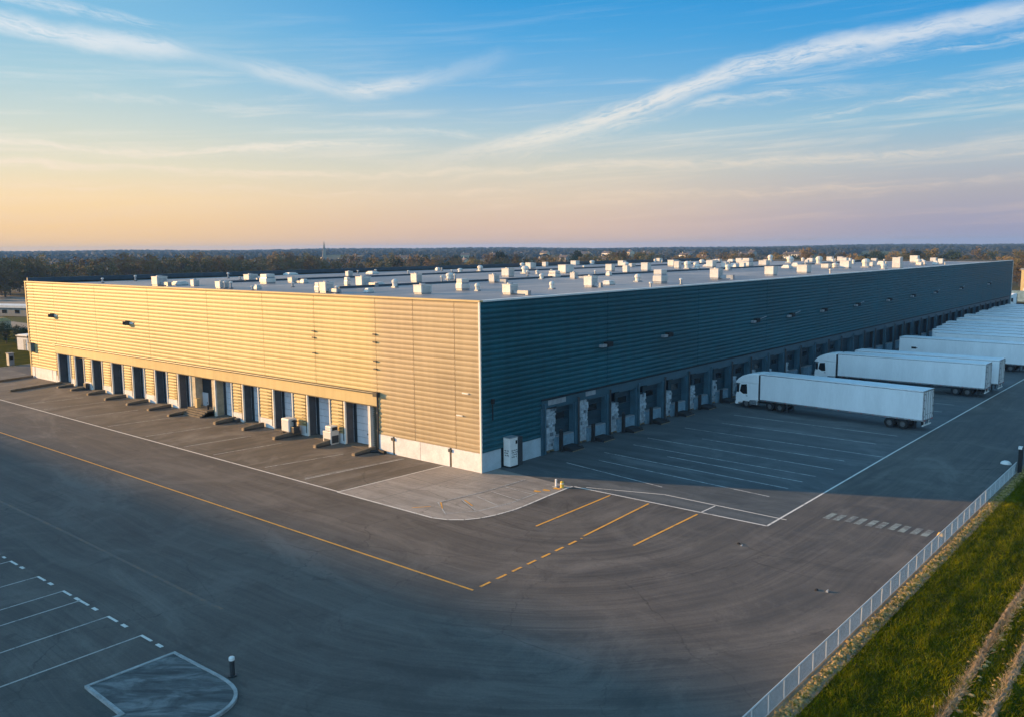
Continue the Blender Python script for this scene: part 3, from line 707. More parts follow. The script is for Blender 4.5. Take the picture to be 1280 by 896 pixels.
for k, (x, lab) in enumerate(((-70.6, 'dark square equipment box on the ground after the second lit dock door from the left'), (-35.0, 'dark flat vent box on the ground after the eighth lit dock door from the left'))):
    t = thing('equipment_box', lab, 'equipment box', (x, -.45, 0)); MB().box(-.35, .35, -.25, .25, 0, .85 if k == 0 else .4).build('housing', 'steel_dark', t, bevel=.03); MB().box(-.25, .25, -.28, -.25, .1, .3).build('grille', 'black', t)
b = MB().tube((-40.5, -.5, .12), (-40.1, -1.2, .12), .16, 8).tube((-40.6, -.4, .3), (-40.6, -.4, 1.2), .12, 8); tag(b.build('hose_reel', 'black'), 'black upright hose reel on the ground left of the eighth lit dock door', 'hose reel')
b = MB().tube((-12.0, -.45, .16), (-11.2, -.5, .16), .17, 8).tube((-12.7, -.9, .1), (-12.1, -.5, .16), .14, 8); tag(b.build('rubber_bumper', 'black'), 'black rubber bumper lying at the foot of the downpipe by the pale plinth', 'bumper')

# ================================================================== ROOF UNITS (surveyed positions)
ZR = 13.63
units = []
def U(ox, oy, rows):
    for cx, cy, w, h, *k in rows: units.append((ox+cx/5.333, oy+cy/5.333, w/5.333, h/5.333, k[0] if k else 'box'))
U(180, 310, [(105,252,35,60),(238,248,40,25,'low'),(340,255,22,42),(522,268,35,45),(758,276,20,30,'low'),(713,218,35,42),(825,238,50,64,'tier'),(875,240,35,70),(922,180,45,15,'low'),(993,232,30,35),(1068,235,28,28,'low'),(1168,295,30,66,'tier'),(1218,298,48,72)])
U(400, 300, [(195,243,22,35),(350,228,50,20,'low'),(183,305,25,58,'tier'),(290,310,48,68),(390,305,40,25,'low'),(327,350,35,15,'low'),(500,318,32,60,'dome'),(643,282,45,60),(685,360,60,65),(865,265,42,48,'dome'),(952,335,48,80,'tier'),(1050,340,25,55,'dome'),(785,205,18,22,'low'),(935,218,30,30,'dome'),(1068,210,32,42,'dome'),(1160,283,40,55),(1190,178,30,30),(1255,248,50,60)])
U(620, 300, [(95,362,65,72),(373,328,32,55,'dome'),(632,315,60,78),(750,300,60,30,'low'),(945,280,40,55,'dome'),(1095,290,62,95,'tier'),(80,247,52,60),(15,180,30,30,'dome'),(195,225,45,55,'dome'),(232,192,38,40),(328,178,28,32),(275,228,22,28,'dome'),(305,262,30,40,'dome'),(390,252,55,48,'tier'),(467,222,58,58),(520,260,35,45),(527,170,38,32),(568,165,32,30,'dome'),(588,190,20,20,'dome'),(762,210,45,50),(752,240,30,30,'low'),(868,220,35,50),(840,175,38,38),(1000,208,48,58),(1180,178,45,45),(1212,192,32,50),(1068,150,25,28),(805,150,20,25,'dome')])
U(840, 300, [(295,262,60,72),(215,262,80,45,'low'),(103,195,45,55,'dome'),(38,190,32,48),(160,180,35,32,'dome'),(262,185,45,50),(352,185,38,38),(415,185,45,28,'low'),(505,180,50,58,'tier'),(660,238,62,62),(615,172,52,35),(655,145,35,45,'dome'),(785,155,45,45,'dome'),(880,222,70,55),(768,190,55,22,'low'),(980,165,45,55,'dome'),(1030,190,50,30),(1090,190,40,35,'dome'),(1158,190,60,50),(1228,135,35,30),(930,145,60,34,'low'),(450,148,35,25),(395,150,40,22,'low'),(310,148,30,20),(1150,150,40,30)])
U(1040, 295, [(90,215,58,48),(225,212,55,58,'dome'),(435,205,50,58),(550,180,48,46),(330,195,45,30,'low'),(485,160,35,20),(735,168,35,24),(870,155,35,15,'low'),(160,165,35,30),(20,215,40,35,'dome')])
surv = []
for px, py, w, h, kind in units:
    x, y, t = roof_point(px, py, ZR)
    x = min(-1.2, max(-87, x)); y = min(200, max(2.0, y))
    d = math.dist((x, y), CAM[:2]); ppm = FPX/math.hypot(d, 4.5)
    hm = max(.45, min(2.3, .95*h/ppm)); wm = max(.6, min(2.4, .88*w/ppm/max(.45, (y-CAM[1])/d)))
    if kind == 'low': hm = min(hm, .9)
    surv.append((x, y, wm, hm, kind))
r2 = random.Random(3)
for k in range(34):                                 # further small vents at the far end
    y = r2.uniform(95, 198); x = r2.uniform(-72, -3)
    surv.append((x, y, r2.uniform(.7, 1.6), r2.uniform(.5, 1.4), r2.choice(['box', 'low', 'dome', 'box'])))
# keep them apart
keep = []
for s in sorted(surv, key=lambda s: -s[2]*s[3]):
    if all(math.hypot(s[0]-q[0], s[1]-q[1]) > .6*(s[2]+q[2])+.25 for q in keep): keep.append(s)
keep.sort(key=lambda s: s[1])
rows = []; band = 0; edge = [8, 17, 27, 39, 52, 66, 82, 100, 118, 138, 160, 300]
for e in edge:
    r_ = sorted([s for s in keep if s[1] < e and not any(s in q for q in rows)], key=lambda s: -s[0]); rows.append(r_)
WORD = {'box': 'square cream unit', 'tier': 'two tier cream unit', 'dome': 'round topped roof vent', 'low': 'low flat vent'}
NAME = {'box': 'rooftop_unit', 'tier': 'rooftop_unit', 'dome': 'roof_vent', 'low': 'roof_vent'}
for ri, r_ in enumerate(rows):
    for ci, (x, y, w, h, kind) in enumerate(r_):
        lab = f'{WORD[kind]}, {ORD[ci]} from the dark wall, {ORD[ri]} row back from the front'
        o = thing(NAME[kind], lab, 'roof unit', (x, y, ZR-.01), rnd.uniform(-.05, .05), 'cream units on the warehouse roof')
        a = w/2; dp = a*rnd.uniform(.85, 1.5)
        MB().box(-a*.9, a*.9, -dp*.9, dp*.9, 0, h*.14).build('curb', 'grey_metal', o)
        if kind == 'box':
            u = MB().box(-a, a, -dp, dp, h*.14, h*.94).build('unit_body', 'off_white', o, bevel=.05)
            MB().box(-a*1.03, a*1.03, -dp*1.03, dp*1.03, h*.94, h).build('lid', 'off_white', u)
            if y < 70:
                g = MB()
                for k in range(5): g.box(a, a+.015, -dp*.75, dp*.75, h*(.25+.12*k), h*(.30+.12*k))
                g.build('intake_grille', 'grey_metal', u)
                MB().tube((0, 0, h), (0, 0, h+.12), min(a, dp)*.55, 12).build('fan_cowl', 'grey_metal', u)
                if ci % 2 == 0:
                    q_ = rnd.uniform(.9, 2.2); MB().box(a, a+q_, -dp*.4, dp*.35, h*.1, h*.42).box(a+q_-.35, a+q_, -dp*.4, dp*.35, 0, h*.1).build('duct', 'grey_metal', o)
        elif kind == 'tier':
            u = MB().box(-a, a, -dp, dp, h*.14, h*.55).build('unit_body', 'off_white', o, bevel=.04)
            MB().taper((0, 0), 2*a*.94, 2*dp*.9, h*.12, .92, h*.55).build('collar', 'grey_metal', u)
            MB().box(-a*.92, a*.92, -dp*.85, dp*.85, h*.67, h).build('upper_hood', 'off_white', u, bevel=.06)
        elif kind == 'dome':
            u = MB().tube((0, 0, h*.14), (0, 0, h*.62), a*.8, 12).build('vent_body', 'off_white', o)
            MB().tube((0, 0, h*.55), (0, 0, h*.7), a, 12).dome((0, 0, h*.7), a, h*.3, 12, 4).build('vent_cap', 'off_white', u)
        else:
            u = MB().taper((0, 0), 2*a, 2*dp, h*.6, .85, h*.14).build('vent_body', 'off_white', o)
            MB().box(-a*.7, a*.7, -dp*.7, dp*.7, h*.76, h).build('vent_cap', 'white_metal', u, bevel=.03)

pipe = None
for k in range(46):
    y = 5+190*r2.random()**1.5; x = r2.uniform(-84, -2)
    if any(math.hypot(x-q[0], y-q[1]) < q[2]+.6 for q in keep): continue
    h = r2.uniform(.35, .8)
    if pipe is None:
        pipe = thing('vent_pipe', 'thin grey vent pipe standing on the warehouse roof', 'vent pipe', (x, y, ZR), 0, 'thin vent pipes on the warehouse roof')
        MB().tube((0, 0, 0), (0, 0, .6), .11, 8).build('pipe', 'grey_metal', pipe); MB().tube((0, 0, .6), (0, 0, .72), .2, 8).dome((0, 0, .72), .2, .08, 8, 2).build('cap', 'off_white', pipe); MB().tube((0, 0, -.01), (0, 0, .08), .24, 8).build('flashing', 'parapet', pipe)
    else:
        o = copy_tree(pipe); o.location = (x, y, ZR); o.scale = (1.1, 1.1, h/.6)

# ================================================================== TRUCKS
def wheel(parent, x, y, r=.5, w=.32, name='wheel'):
    t = MB(); n_ = 20
    prof = [(r*.55, -w/2), (r*.93, -w/2), (r, -w*.34), (r, w*.34), (r*.93, w/2), (r*.55, w/2)]
    vs = []
    for i in range(n_):
        a_ = 2*math.pi*i/n_; vs += [(x+q*math.cos(a_), y+d_, r+q*math.sin(a_)) for q, d_ in prof]
    k = len(prof)
    t.add(vs, [(i*k+j, ((i+1) % n_)*k+j, ((i+1) % n_)*k+(j+1) % k, i*k+(j+1) % k) for i in range(n_) for j in range(k)])
    o = t.build(name, 'black', parent)
    MB().tube((x, y-w*.28, r), (x, y+w*.28, r), r*.56, 16).tube((x, y-w*.42, r), (x, y+w*.42, r), r*.2, 10).build('rim', 'rim', o)
    return o
def make_trailer(L=17.6):
    """origin at the front of the box on the ground, box runs along +X, rear doors at +X"""
    o = thing('semi_trailer', 'x', 'trailer')
    zb, zt, hw = 1.15, 4.05, 1.28
    body = MB().box(0, L-.12, -hw, hw, zb, zt-.1).build('box_body', 'white_paint_body', o, bevel=.03)
    MB().box(-.02, L-.1, -hw-.02, hw+.02, zt-.16, zt-.1).build('top_rail', 'chrome', body)
    MB().prism([(-.01, zt-.1), (L-.11, zt-.1), (L-.11, zt-.02), (L-.3, zt), (.2, zt), (-.01, zt-.02)], -hw+.02, hw-.02).build('roof_panel', 'trailer_roof', body)
    MB().box(0, L-.1, -hw-.025, -hw+.1, zb-.13, zb-.004).box(0, L-.1, hw-.1, hw+.025, zb-.13, zb-.004).build('side_rail', 'chrome', body)
    b = MB()
    for k in range(14): b.box(.6+k*1.2, .75+k*1.2, -hw-.032, -hw-.02, zb-.1, zb-.05)
    b.build('reflector_strip', 'red_lens', body)
    MB().box(L-.12, L, -hw-.03, -hw+.12, zb-.05, zt).box(L-.12, L, hw-.12, hw+.03, zb-.05, zt).box(L-.12, L, -hw+.12, hw-.12, zt-.14, zt).box(L-.12, L, -hw+.12, hw-.12, zb-.12, zb+.03).build('rear_frame', 'chrome', o, bevel=.015)
    for s in (-1, 1):
        y0, y1 = (-hw+.13, -.015) if s < 0 else (.015, hw-.13)
        d = MB().box(L-.1, L-.03, y0, y1, zb+.04, zt-.15).build('rear_door', 'white_paint_body', o)
        r_ = MB()
        for f in (.3, .72): yy = y0+(y1-y0)*f; r_.tube((L+.01, yy, zb), (L+.01, yy, zt-.12), .028, 6); r_.box(L-.03, L+.05, yy-.03, yy+.16, zb+.5, zb+.58)
        r_.build('lock_rod', 'chrome', d)
        h_ = MB()
        for zz in (zb+.3, zb+1.1, zb+1.9, zb+2.5): yy = y0 if s < 0 else y1; h_.box(L-.03, L+.02, yy-.06, yy+.06, zz, zz+.1)
        h_.build('hinge', 'black', d)
        MB().box(L, L+.03, s*(hw-.35)-.16, s*(hw-.35)+.16, zb-.11, zb-.02).build('tail_light', 'red_lens', o)
        MB().tube((3.0, s*.75, .12), (3.0, s*.75, zb-.1), .07, 6).box(2.85, 3.15, s*.75-.16, s*.75+.16, .03, .12).build('landing_leg', 'steel_dark', o)
        MB().box(L-.9, L-.87, s*.95-.3, s*.95+.3, .2, zb-.15).build('mudflap', 'black', o)
    MB().box(.4, L-.2, -.5, -.36, zb-.32, zb-.01).box(.4, L-.2, .36, .5, zb-.32, zb-.01).box(L-6.2, L-1.6, -.85, .85, zb-.22, zb-.02).build('chassis', 'black', o)
    MB().box(L-.2, L-.1, -1.1, 1.1, .5, .62).tube((L-.16, -.6, .55), (L-.16, -.6, zb-.1), .04, 6).tube((L-.16, .6, .55), (L-.16, .6, zb-.1), .04, 6).build('underrun_bar', 'white_metal', o)
    for x in (L-4.6, L-3.3, L-2.0)[1:]:
        for s in (-1, 1): wheel(o, x, s*1.02, .52, .5)
    return o
def make_tractor():
    """origin under the nose, runs along +X; trailer box starts at x = 3.15"""
    o = thing('truck_tractor', 'x', 'truck')
    hw = 1.22
    MB().prism([(.06, .55), (0, .9), (.0, 1.35), (.12, 1.78), (.32, 2.3), (.62, 2.86), (2.85, 2.86), (2.85, 1.0), (2.0, .95), (2.0, .75), (.9, .75), (.85, .55)], -hw, hw).build('cab', 'white_paint_body', o, bevel=.09)
    MB().prism([(-.06, 2.72), (.02, 2.95), (.35, 3.3), (.85, 3.62), (1.5, 3.86), (2.2, 3.98), (2.9, 4.0), (2.9, 2.84), (.66, 2.84), (.5, 2.70)], -hw-.02, hw+.02).build('roof_fairing', 'white_paint_body', o, bevel=.12)
    MB().prism([(.085, 1.83), (.56, 2.74), (.62, 2.74), (.16, 1.80)], -1.05, 1.05).build('windscreen', 'glass', o)
    for s in (-1, 1):
        y = s*(hw+.004)
        a = MB().add([(.55, y, 1.85), (.72, y, 2.62), (1.42, y, 2.70), (1.50, y, 1.62), (.98, y, 1.58)], [(0, 1, 2, 3, 4)] if s < 0 else [(4, 3, 2, 1, 0)])
        a.add([(.55, y+s*.012, 1.85), (.72, y+s*.012, 2.62), (1.42, y+s*.012, 2.70), (1.50, y+s*.012, 1.62), (.98, y+s*.012, 1.58)], [(0, 1, 2, 3, 4)])
        d = MB().box(.42, 1.62, min(y, y+s*.008), max(y, y+s*.008), .98, 1.52).build('door', 'white_paint_body', o)
        a.build('door_window', 'glass', d)
        MB().box(1.36, 1.55, min(y, y+s*.05), max(y, y+s*.05), 1.36, 1.42).build('handle', 'black', d)
        MB().box(.25, .48, s*1.3-.1 if s < 0 else s*1.3-.1, s*1.3+.1, 1.75, 2.55).box(.3, .4, min(s*1.2, s*1.32), max(s*1.2, s*1.32), 2.55, 2.62).build('mirror', 'black', o, bevel=.03)
        MB().box(-.03, .05, s*.95-.2, s*.95+.2, .78, 1.0).build('headlight', 'chrome', o, bevel=.02)
        MB().box(1.75, 2.8, s*1.0-.25, s*1.0+.25, .42, 1.0).build('fuel_tank', 'chrome', o, bevel=.1)
        MB().box(2.88, 3.05, s*1.16-.05, s*1.16+.05, 1.1, 3.85).build('side_deflector', 'steel_dark', o)
        wheel(o, 1.35, s*1.02, .5, .34); 
        for x in (4.25, 5.45): wheel(o, x, s*.92, .5, .55)
    MB().box(-.05, .3, -1.2, 1.2, .34, .70).build('bumper', 'white_paint_body', o, bevel=.06)
    MB().box(-.02, .03, -.6, .6, .95, 1.55).build('grille', 'steel_dark', o)
    MB().box(1.0, 6.2, -.45, .45, .62, .95).box(4.1, 5.3, -.55, .55, .95, 1.1).build('chassis', 'black', o)
    b = MB()
    for y in (-.8, -.3, .3, .8): b.box(.12, .2, y-.06, y+.06, 3.1, 3.16)
    b.build('marker_light', 'amber', o)
    return o
tr0 = make_trailer(); tk0 = make_tractor()
def place(o, x, y, rz, label, group):
    o.location = (x, y, 0); o.rotation_euler = (0, 0, rz); o['label'] = label; o['group'] = group; return o
GT, GK = 'white trailers parked along the dark dock wall', 'white truck tractors at the dark dock wall'
# nearest rig: tractor nose at the wall
place(tr0, 5.95, 41.1, R(-5.0), 'nearest white box trailer, coupled behind the rounded white cab by the dock wall', GT)
place(tk0, 2.85, 41.37, R(-5.0), 'nearest rounded white truck cab facing the dark dock wall', GK)
def rig(x, y, rz, label): return place(copy_tree(tr0), x, y, R(rz), label, GT)
rig(6.1, 64.4, -.6, 'white box trailer of the second rig, coupled to the cab with a slanted roof fairing')
place(copy_tree(tk0), 2.95, 64.43, R(-.6), 'second white truck cab, black side window, just behind the nearest trailer', GK)
rig(6.6, 69.3, -1., 'white trailer close behind the second rig, only its rear end showing')
rig(6.0, 91.2, -4.2, 'third standing white trailer up the yard, a dark mark on its front side')
ys = [101.5, 107.0, 112.2, 118.0, 123.5, 133, 143, 149, 156.5, 162, 168.5, 174, 180]
for k, y in enumerate(ys):
    rig((8.4, 6.6, 5.9, 5.4, 4.6, 4.2, 3.2, 4.0, 3.1, 3.6, 3.0, 3.4, 3.4)[k], y, (-3, -3, -2, -3, -2, -3, -2, -2, -2, -1, -2, -1, -1)[k], f'white box trailer, {ORD[k]} beyond the one with the dark side mark')
b = MB().box(-.35, .35, -.012, .0, 0, .3).box(.3, .55, -.012, 0, .1, .2); m_ = b.build('side_mark', 'black')
for o in list(bpy.data.objects):
    if o.get('label', '').startswith('third standing'):
        m_.parent = o; m_.location = (2.2, -1.285, 2.3)
place(copy_tree(tk0), -6.5, 232, R(60), 'small distant white truck cab beyond the far end of the dark wall', GK)

# ================================================================== FENCE, STONES, GRASS
FX = 33.55
F = thing('mesh_fence', 'low galvanised mesh fence with pale top rail between the road and the grass', 'fence', (FX, 0, 0))
ya, yb = -31.0, 26.3
MB().tube((0, ya, .92), (0, yb, .92), .03, 8).build('top_rail', 'rail', F)
MB().tube((0, ya, .06), (0, yb, .06), .015, 6).build('bottom_wire', 'wire', F)
y = ya; k = 0
while y <= yb+.01:
    o = MB().tube((0, 0, -.05), (rnd.uniform(-.02, .02), rnd.uniform(-.015, .015), .92), .03, 8).build('fence_post', 'rail', F); o.location = (0, y, 0)
    y += 1.51; k += 1
b = MB(); s = .075; hh = .84
yy = ya
while yy < yb:
    for sg in (1, -1):
        y0, z0 = yy, (.06 if sg > 0 else .9); y1, z1 = yy+hh, (.9 if sg > 0 else .06)
        if y1 > yb: continue
        b.tube((.0+.004*sg, y0, z0), (.004*sg, y1, z1), .0038, 3, caps=False)
    yy += s
b.build('wire_mesh', 'wire', F)

# cabin at the end of the fence
t = thing('site_cabin', 'blue grey steel cabin at the right end of the mesh fence', 'cabin', (35.6, 28.3, 0))
b = MB(); b.box(-1.2, 1.2, -1.4, 4.5, .15, 2.75)
t1 = b.build('wall', 'hut_blue', t, bevel=.03)
b = MB()
for k in range(14): b.box(-1.235, -1.2, -1.3+.42*k, -1.1+.42*k, .25, 2.65)
for k in range(6): b.box(-1.1+.42*k, -.9+.42*k, -1.435, -1.4, .25, 2.65)
b.build('wall_rib', 'hut_blue', t1); MB().box(-1.28, 1.28, -1.48, 4.58, 2.75, 2.86).build('roof', 'hut_blue', t); MB().box(-1.1, 1.1, -1.2, 4.3, 0, .15).build('base', 'black', t)
t = thing('gate_post', 'dark square gate post with small white lamp between fence end and cabin', 'gate post', (33.75, 26.6, 0))
MB().box(-.14, .14, -.14, .14, 0, 2.1).build('post', 'black', t); MB().box(-.17, .1, -.17, .17, 1.95, 2.16).build('lamp', 'white_post', t)
b = MB().dome((0, 0, 0), .36, .3, 12, 4); o = tag(b.build('sandbag', 'white_post', smooth=True), 'small white sandbag lying on the road beside the end of the fence', 'sandbag'); o.location = (32.3, 29.2, 0); o.scale = (1.2, .8, 1)

# rubble strip along the fence
rr = np.random.default_rng(5)
def rocks(name, label, cat, cnt, fx, sz, mat):
    vs = []; fs = []
    base = np.array([(1,0,0),(-1,0,0),(0,1,0),(0,-1,0),(0,0,1),(.6,.6,.6),(-.6,.6,.6),(-.6,-.6,.6),(.6,-.6,.6)], float)
    tri = [(0,2,5),(2,6,1),(1,3,7),(3,8,0),(5,2,6),(6,1,7),(7,3,8),(8,0,5),(4,5,6),(4,6,7),(4,7,8),(4,8,5),(2,5,6)]
    for i in range(cnt):
        x, y = fx(i); r_ = sz(i)
        q = base*(r_*rr.uniform(.7, 1.3, 3)*np.array([1, 1.1, .65]))*rr.uniform(.8, 1.2, (9, 1)); a_ = rr.uniform(0, 6.28)
        ca, sa = math.cos(a_), math.sin(a_); o = len(vs)
        for v in q: vs.append((x+ca*v[0]-sa*v[1], y+sa*v[0]+ca*v[1], v[2]+.03))
        fs += [tuple(j+o for j in t_) for t_ in tri]
    return tag(MB().add(vs, fs).build(name, mat), label, cat, None, 'stuff')
def blades(name, label, cat, n, xs, ys, h, w, mat, lean=.5, kind='stuff', z=0.02):
    x = xs(n); y = ys(n, x)
    ang = rr.uniform(0, 2*np.pi, n); hh = h*rr.uniform(.5, 1.25, n); ww = w*rr.uniform(.6, 1.4, n)
    lx = rr.normal(0, lean, n)*hh; ly = rr.normal(0, lean, n)*hh
    v = np.empty((n, 3, 3)); dx, dy = np.cos(ang)*ww/2, np.sin(ang)*ww/2
    v[:, 0] = np.stack([x-dx, y-dy, np.full(n, z)], 1); v[:, 1] = np.stack([x+dx, y+dy, np.full(n, z)], 1); v[:, 2] = np.stack([x+lx, y+ly, z+hh], 1)
    me = bpy.data.meshes.new(name); me.vertices.add(3*n); me.vertices.foreach_set('co', v.ravel())
    me.loops.add(3*n); me.loops.foreach_set('vertex_index', np.arange(3*n, dtype=np.int32))
    me.polygons.add(n); me.polygons.foreach_set('loop_start', np.arange(0, 3*n, 3, dtype=np.int32)); me.polygons.foreach_set('loop_total', np.full(n, 3, np.int32))
    me.update(); me.validate(); me.materials.append(M[mat])
    o = bpy.data.objects.new(name, me); C.objects.link(o); return tag(o, label, cat, None, kind)
sheet('grass_field', [(34.3, -60), (110, -60), (110, 260), (34.3, 260)], .02, 'turf')
sheet('stone_strip_bed', [(33.5, -60), (34.45, -60), (34.45, 40), (33.5, 40)], .03, 'soil')
rocks('rubble_strip', 'strip of buff rubble stones along the foot of the mesh fence', 'rubble', 5200, lambda i: (34.02+rr.normal(0, .13), rr.uniform(-32, 30)), lambda i: rr.uniform(.025, .075) if i % 11 else rr.uniform(.07, .13), 'stone')
blades('weeds', 'straggling weeds between the stones along the fence foot', 'weeds', 3200, lambda n: 34.1+rr.normal(0, .2, n), lambda n, x: np.round(rr.uniform(-30, 30, n)*1.2)/1.2+rr.normal(0, .16, n), .16, .03, 'blade', .7, 'stuff', .05)

def gx_(n):
    x = 34.4+rr.uniform(0, 1, n)**1.25*24; return x
# patchy density: clumps around random centres
def gy_(n, x):
    y = rr.uniform(-26, 48, n); return y
cx_ = rr.uniform(34.4, 56, 5200); cy_ = rr.uniform(-26, 46, 5200)
def clump_x(n):
    global _ci; _ci = rr.integers(0, 5200, n); return np.maximum(34.35, cx_[_ci]+rr.normal(0, .13, n))
def clump_y(n, x): return cy_[_ci]+rr.normal(0, .3, n)
blades('grass', 'short green grass covering the bank right of the fence', 'grass', 230000, gx_, gy_, .11, .028, 'blade', .7)
blades('grass_tufts', 'longer grass tufts scattered over the bank right of the fence', 'grass', 150000, clump_x, clump_y, .22, .028, 'blade', .6)
def ridge(name, label, xc, w, h, ya, yb, wob):
    b = MB(); vs = []; fs = []; n_ = int((yb-ya)/.22); k = 7
    for i in range(n_+1):
        y = ya+(yb-ya)*i/n_; c = xc+wob*math.sin(y*.33)+rnd.uniform(-.05, .05)
        for j in range(k):
            t = j/(k-1)*2-1; vs.append((c+t*w*rnd.uniform(.8, 1.15), y+rnd.uniform(-.04, .04), (h*(1-t*t)*rnd.uniform(.55, 1.2) if abs(t) < 1 else 0)+.022))
    for i in range(n_):
        for j in range(k-1): a_ = i*k+j; fs.append((a_, a_+1, a_+k+1, a_+k))
    return tag(b.add(vs, fs).build(name, 'soil'), label, 'earth ridge')
ridge('earth_ridge', 'dry earth ridge across the grass, left one of the two', 38.75, .15, .12, -26, 26, .10)
ridge('earth_ridge', 'dry earth ridge across the grass, right one nearest the picture edge', 40.15, .17, .16, -26, 26, .12)
for i_, (xc, lb) in enumerate(((38.8, 'dry straw on the left earth ridge in the grass'), (40.15, 'dry straw on the right earth ridge in the grass'))):
    blades('dry_straw', lb, 'straw', 9000, lambda n, xc=xc: xc+rr.normal(0, .11, n), lambda n, x: rr.uniform(-26, 20, n), .17, .022, 'straw', .9, 'stuff', .06)
rocks('ridge_stones', 'loose stones lying along the earth ridges in the grass', 'stones', 420, lambda i: ((38.9, 40.0)[i % 2]+rr.normal(0, .2), rr.uniform(-24, 15)), lambda i: rr.uniform(.05, .14), 'stone')

# small things on the ground
t = thing('bollard', 'short dark bollard with pale cap at the rounded corner of the parking island', 'bollard', (14.5, -31.95, 0))
MB().tube((0, 0, 0), (0, 0, .72), .11, 12).build('post', 'steel_dark', t); MB().tube((0, 0, .72), (0, 0, .84), .125, 12).dome((0, 0, .84), .125, .05, 12, 2).build('cap', 'white_post', t); MB().tube((0, 0, 0), (0, 0, .05), .19, 12).build('base_plate', 'steel_dark', t)
MB().box(-.115, -.06, -.05, .05, .1, .7).build('reflector', 'white_post', t)
t = thing('marker_post', 'short white marker post at the far edge of the pale corner slab', 'post', (7.25, .45, 0)); MB().tube((0, 0, 0), (0, 0, .6), .08, 10).build('post', 'white_post', t); MB().box(-.2, .2, -.2, .2, 0, .06).build('base_plate', 'grey_metal', t)
t = thing('marker_post', 'stout yellow marker post beside the white post on the corner slab', 'post', (7.75, .55, 0)); MB().tube((0, 0, 0), (0, 0, .46), .15, 12, .13).dome((0, 0, .46), .13, .06, 12, 2).build('post', 'yellow', t); MB().tube((0, 0, .30), (0, 0, .36), .142, 12).build('band', 'white_post', t)
b = MB()
for x, y in ((7.25, -.8), (6.9, -1.45), (7.6, .05)): b.add([(x+.32*math.cos(a_)*(1+.25*math.sin(3*a_+x)), y+.24*math.sin(a_)*(1+.2*math.cos(2*a_)), .016) for a_ in [2*math.pi*k/12 for k in range(12)]], [tuple(range(12))])
struct(b.build('yellow_ground_marking', 'line_yellow'))
o = MB().taper((0, 0), .4, .3, .22, .6).build('marker_block', 'yellow', None, bevel=.03); tag(o, 'small yellow block on the road at the fence end of the crosswalk', 'marker block'); o.location = (33.0, 6.4, 0)
deb = [(23.9, -2.9, .10, 'black', 'dark crumpled scrap on the road below the corner of the white line'), (24.2, -3.05, .08, 'grey_metal', 'small grey scrap touching the dark crumpled scrap on the road'), (30.2, -7.0, .10, 'black', 'small dark scrap on the road near the fence'), (30.9, -6.9, .10, 'grey_metal', 'small pale scrap on the road between the dark scrap and the fence')]
for x, y, s, mt, lab in deb:
    b = MB()
    for q in range(3): b.taper((rnd.uniform(-s, s), rnd.uniform(-s, s)), s*rnd.uniform(.8, 1.6), s*rnd.uniform(.6, 1.2), s*rnd.uniform(.5, 1.2), .6)
    o = b.build('road_debris', mt); tag(o, lab, 'debris'); o.location = (x, y, .002)

# ================================================================== BEYOND THE WAREHOUSE
def tree_proto(name, seed, mat, h=17., spread=5.2, n=1500, bare=False):
    q = random.Random(seed)
    root = thing(name, 'x', 'tree')
    t = MB(); fork = h*q.uniform(.22, .34)
    t.tube((0, 0, -.3), (q.uniform(-.3, .3), q.uniform(-.3, .3), fork), .34, 7, .25)
    tips = []
    for k in range(7):
        a_ = 2*math.pi*k/7+q.uniform(-.4, .4); rad = spread*q.uniform(.3, .75); z = h*q.uniform(.5, .85)
        mid = (rad*.45*math.cos(a_), rad*.45*math.sin(a_), fork+(z-fork)*.5); end = (rad*math.cos(a_), rad*math.sin(a_), z)
        t.tube((0, 0, fork*.85), mid, .17, 5, .10, False); t.tube(mid, end, .10, 5, .03, False); tips.append(end)
        for _ in range(3): t.tube(mid, (mid[0]+q.uniform(-2, 2), mid[1]+q.uniform(-2, 2), mid[2]+q.uniform(.8, 3)), .06, 4, .02, False)
    t.tube((0, 0, fork*.9), (q.uniform(-.5, .5), q.uniform(-.5, .5), h*.92), .22, 6, .03, False)
    t.build('trunk', 'bark', root)
    cl = [(e[0], e[1], e[2], q.uniform(1.1, 2.2)) for e in tips]
    for k in range(26):
        z = h*q.uniform(.16, .98); f = math.sin(math.pi*min(1, (z/h-.08)/.95))**.6
        a_ = q.uniform(0, 6.28); rad = spread*f*q.uniform(.35, 1.)
        cl.append((rad*math.cos(a_), rad*math.sin(a_), z, q.uniform(.9, 2.0)))
    c = MB(); per = n//len(cl)
    for (x, y, z, r_) in cl:
        for _ in range(per):
            d = Vector((q.gauss(0, 1), q.gauss(0, 1), q.gauss(0, .75))); d = d.normalized()*(r_*q.random()**.4)
            p_ = Vector((x, y, max(.6, z+d.z)))+Vector((d.x, d.y, 0)); sz = q.uniform(.22, .5)
            u = Vector((q.gauss(0, 1), q.gauss(0, 1), q.gauss(0, 1))).normalized(); w = u.orthogonal().normalized()
            c.quad(p_+u*sz, p_+w*sz*.6, p_-u*sz, p_-w*sz*.6)
    c.build('crown', mat, root)
    return root
protos = [tree_proto('bare_brown_tree', 11, 'leaf_brown'), tree_proto('bare_brown_tree', 12, 'leaf_brown', 15, 5.8), tree_proto('bare_brown_tree', 13, 'leaf_brown', 18, 4.8),
          tree_proto('olive_tree', 21, 'leaf_olive'), tree_proto('olive_tree', 22, 'leaf_olive', 15, 6.2, 1700), tree_proto('olive_tree', 23, 'leaf_olive', 18, 5.4, 1700),
          tree_proto('evergreen_tree', 31, 'leaf_green', 14, 4.2, 1800)]
used = set()
LBL = {'bare_brown_tree': 'russet brown late autumn tree', 'olive_tree': 'dull olive late autumn tree', 'evergreen_tree': 'dark evergreen tree'}
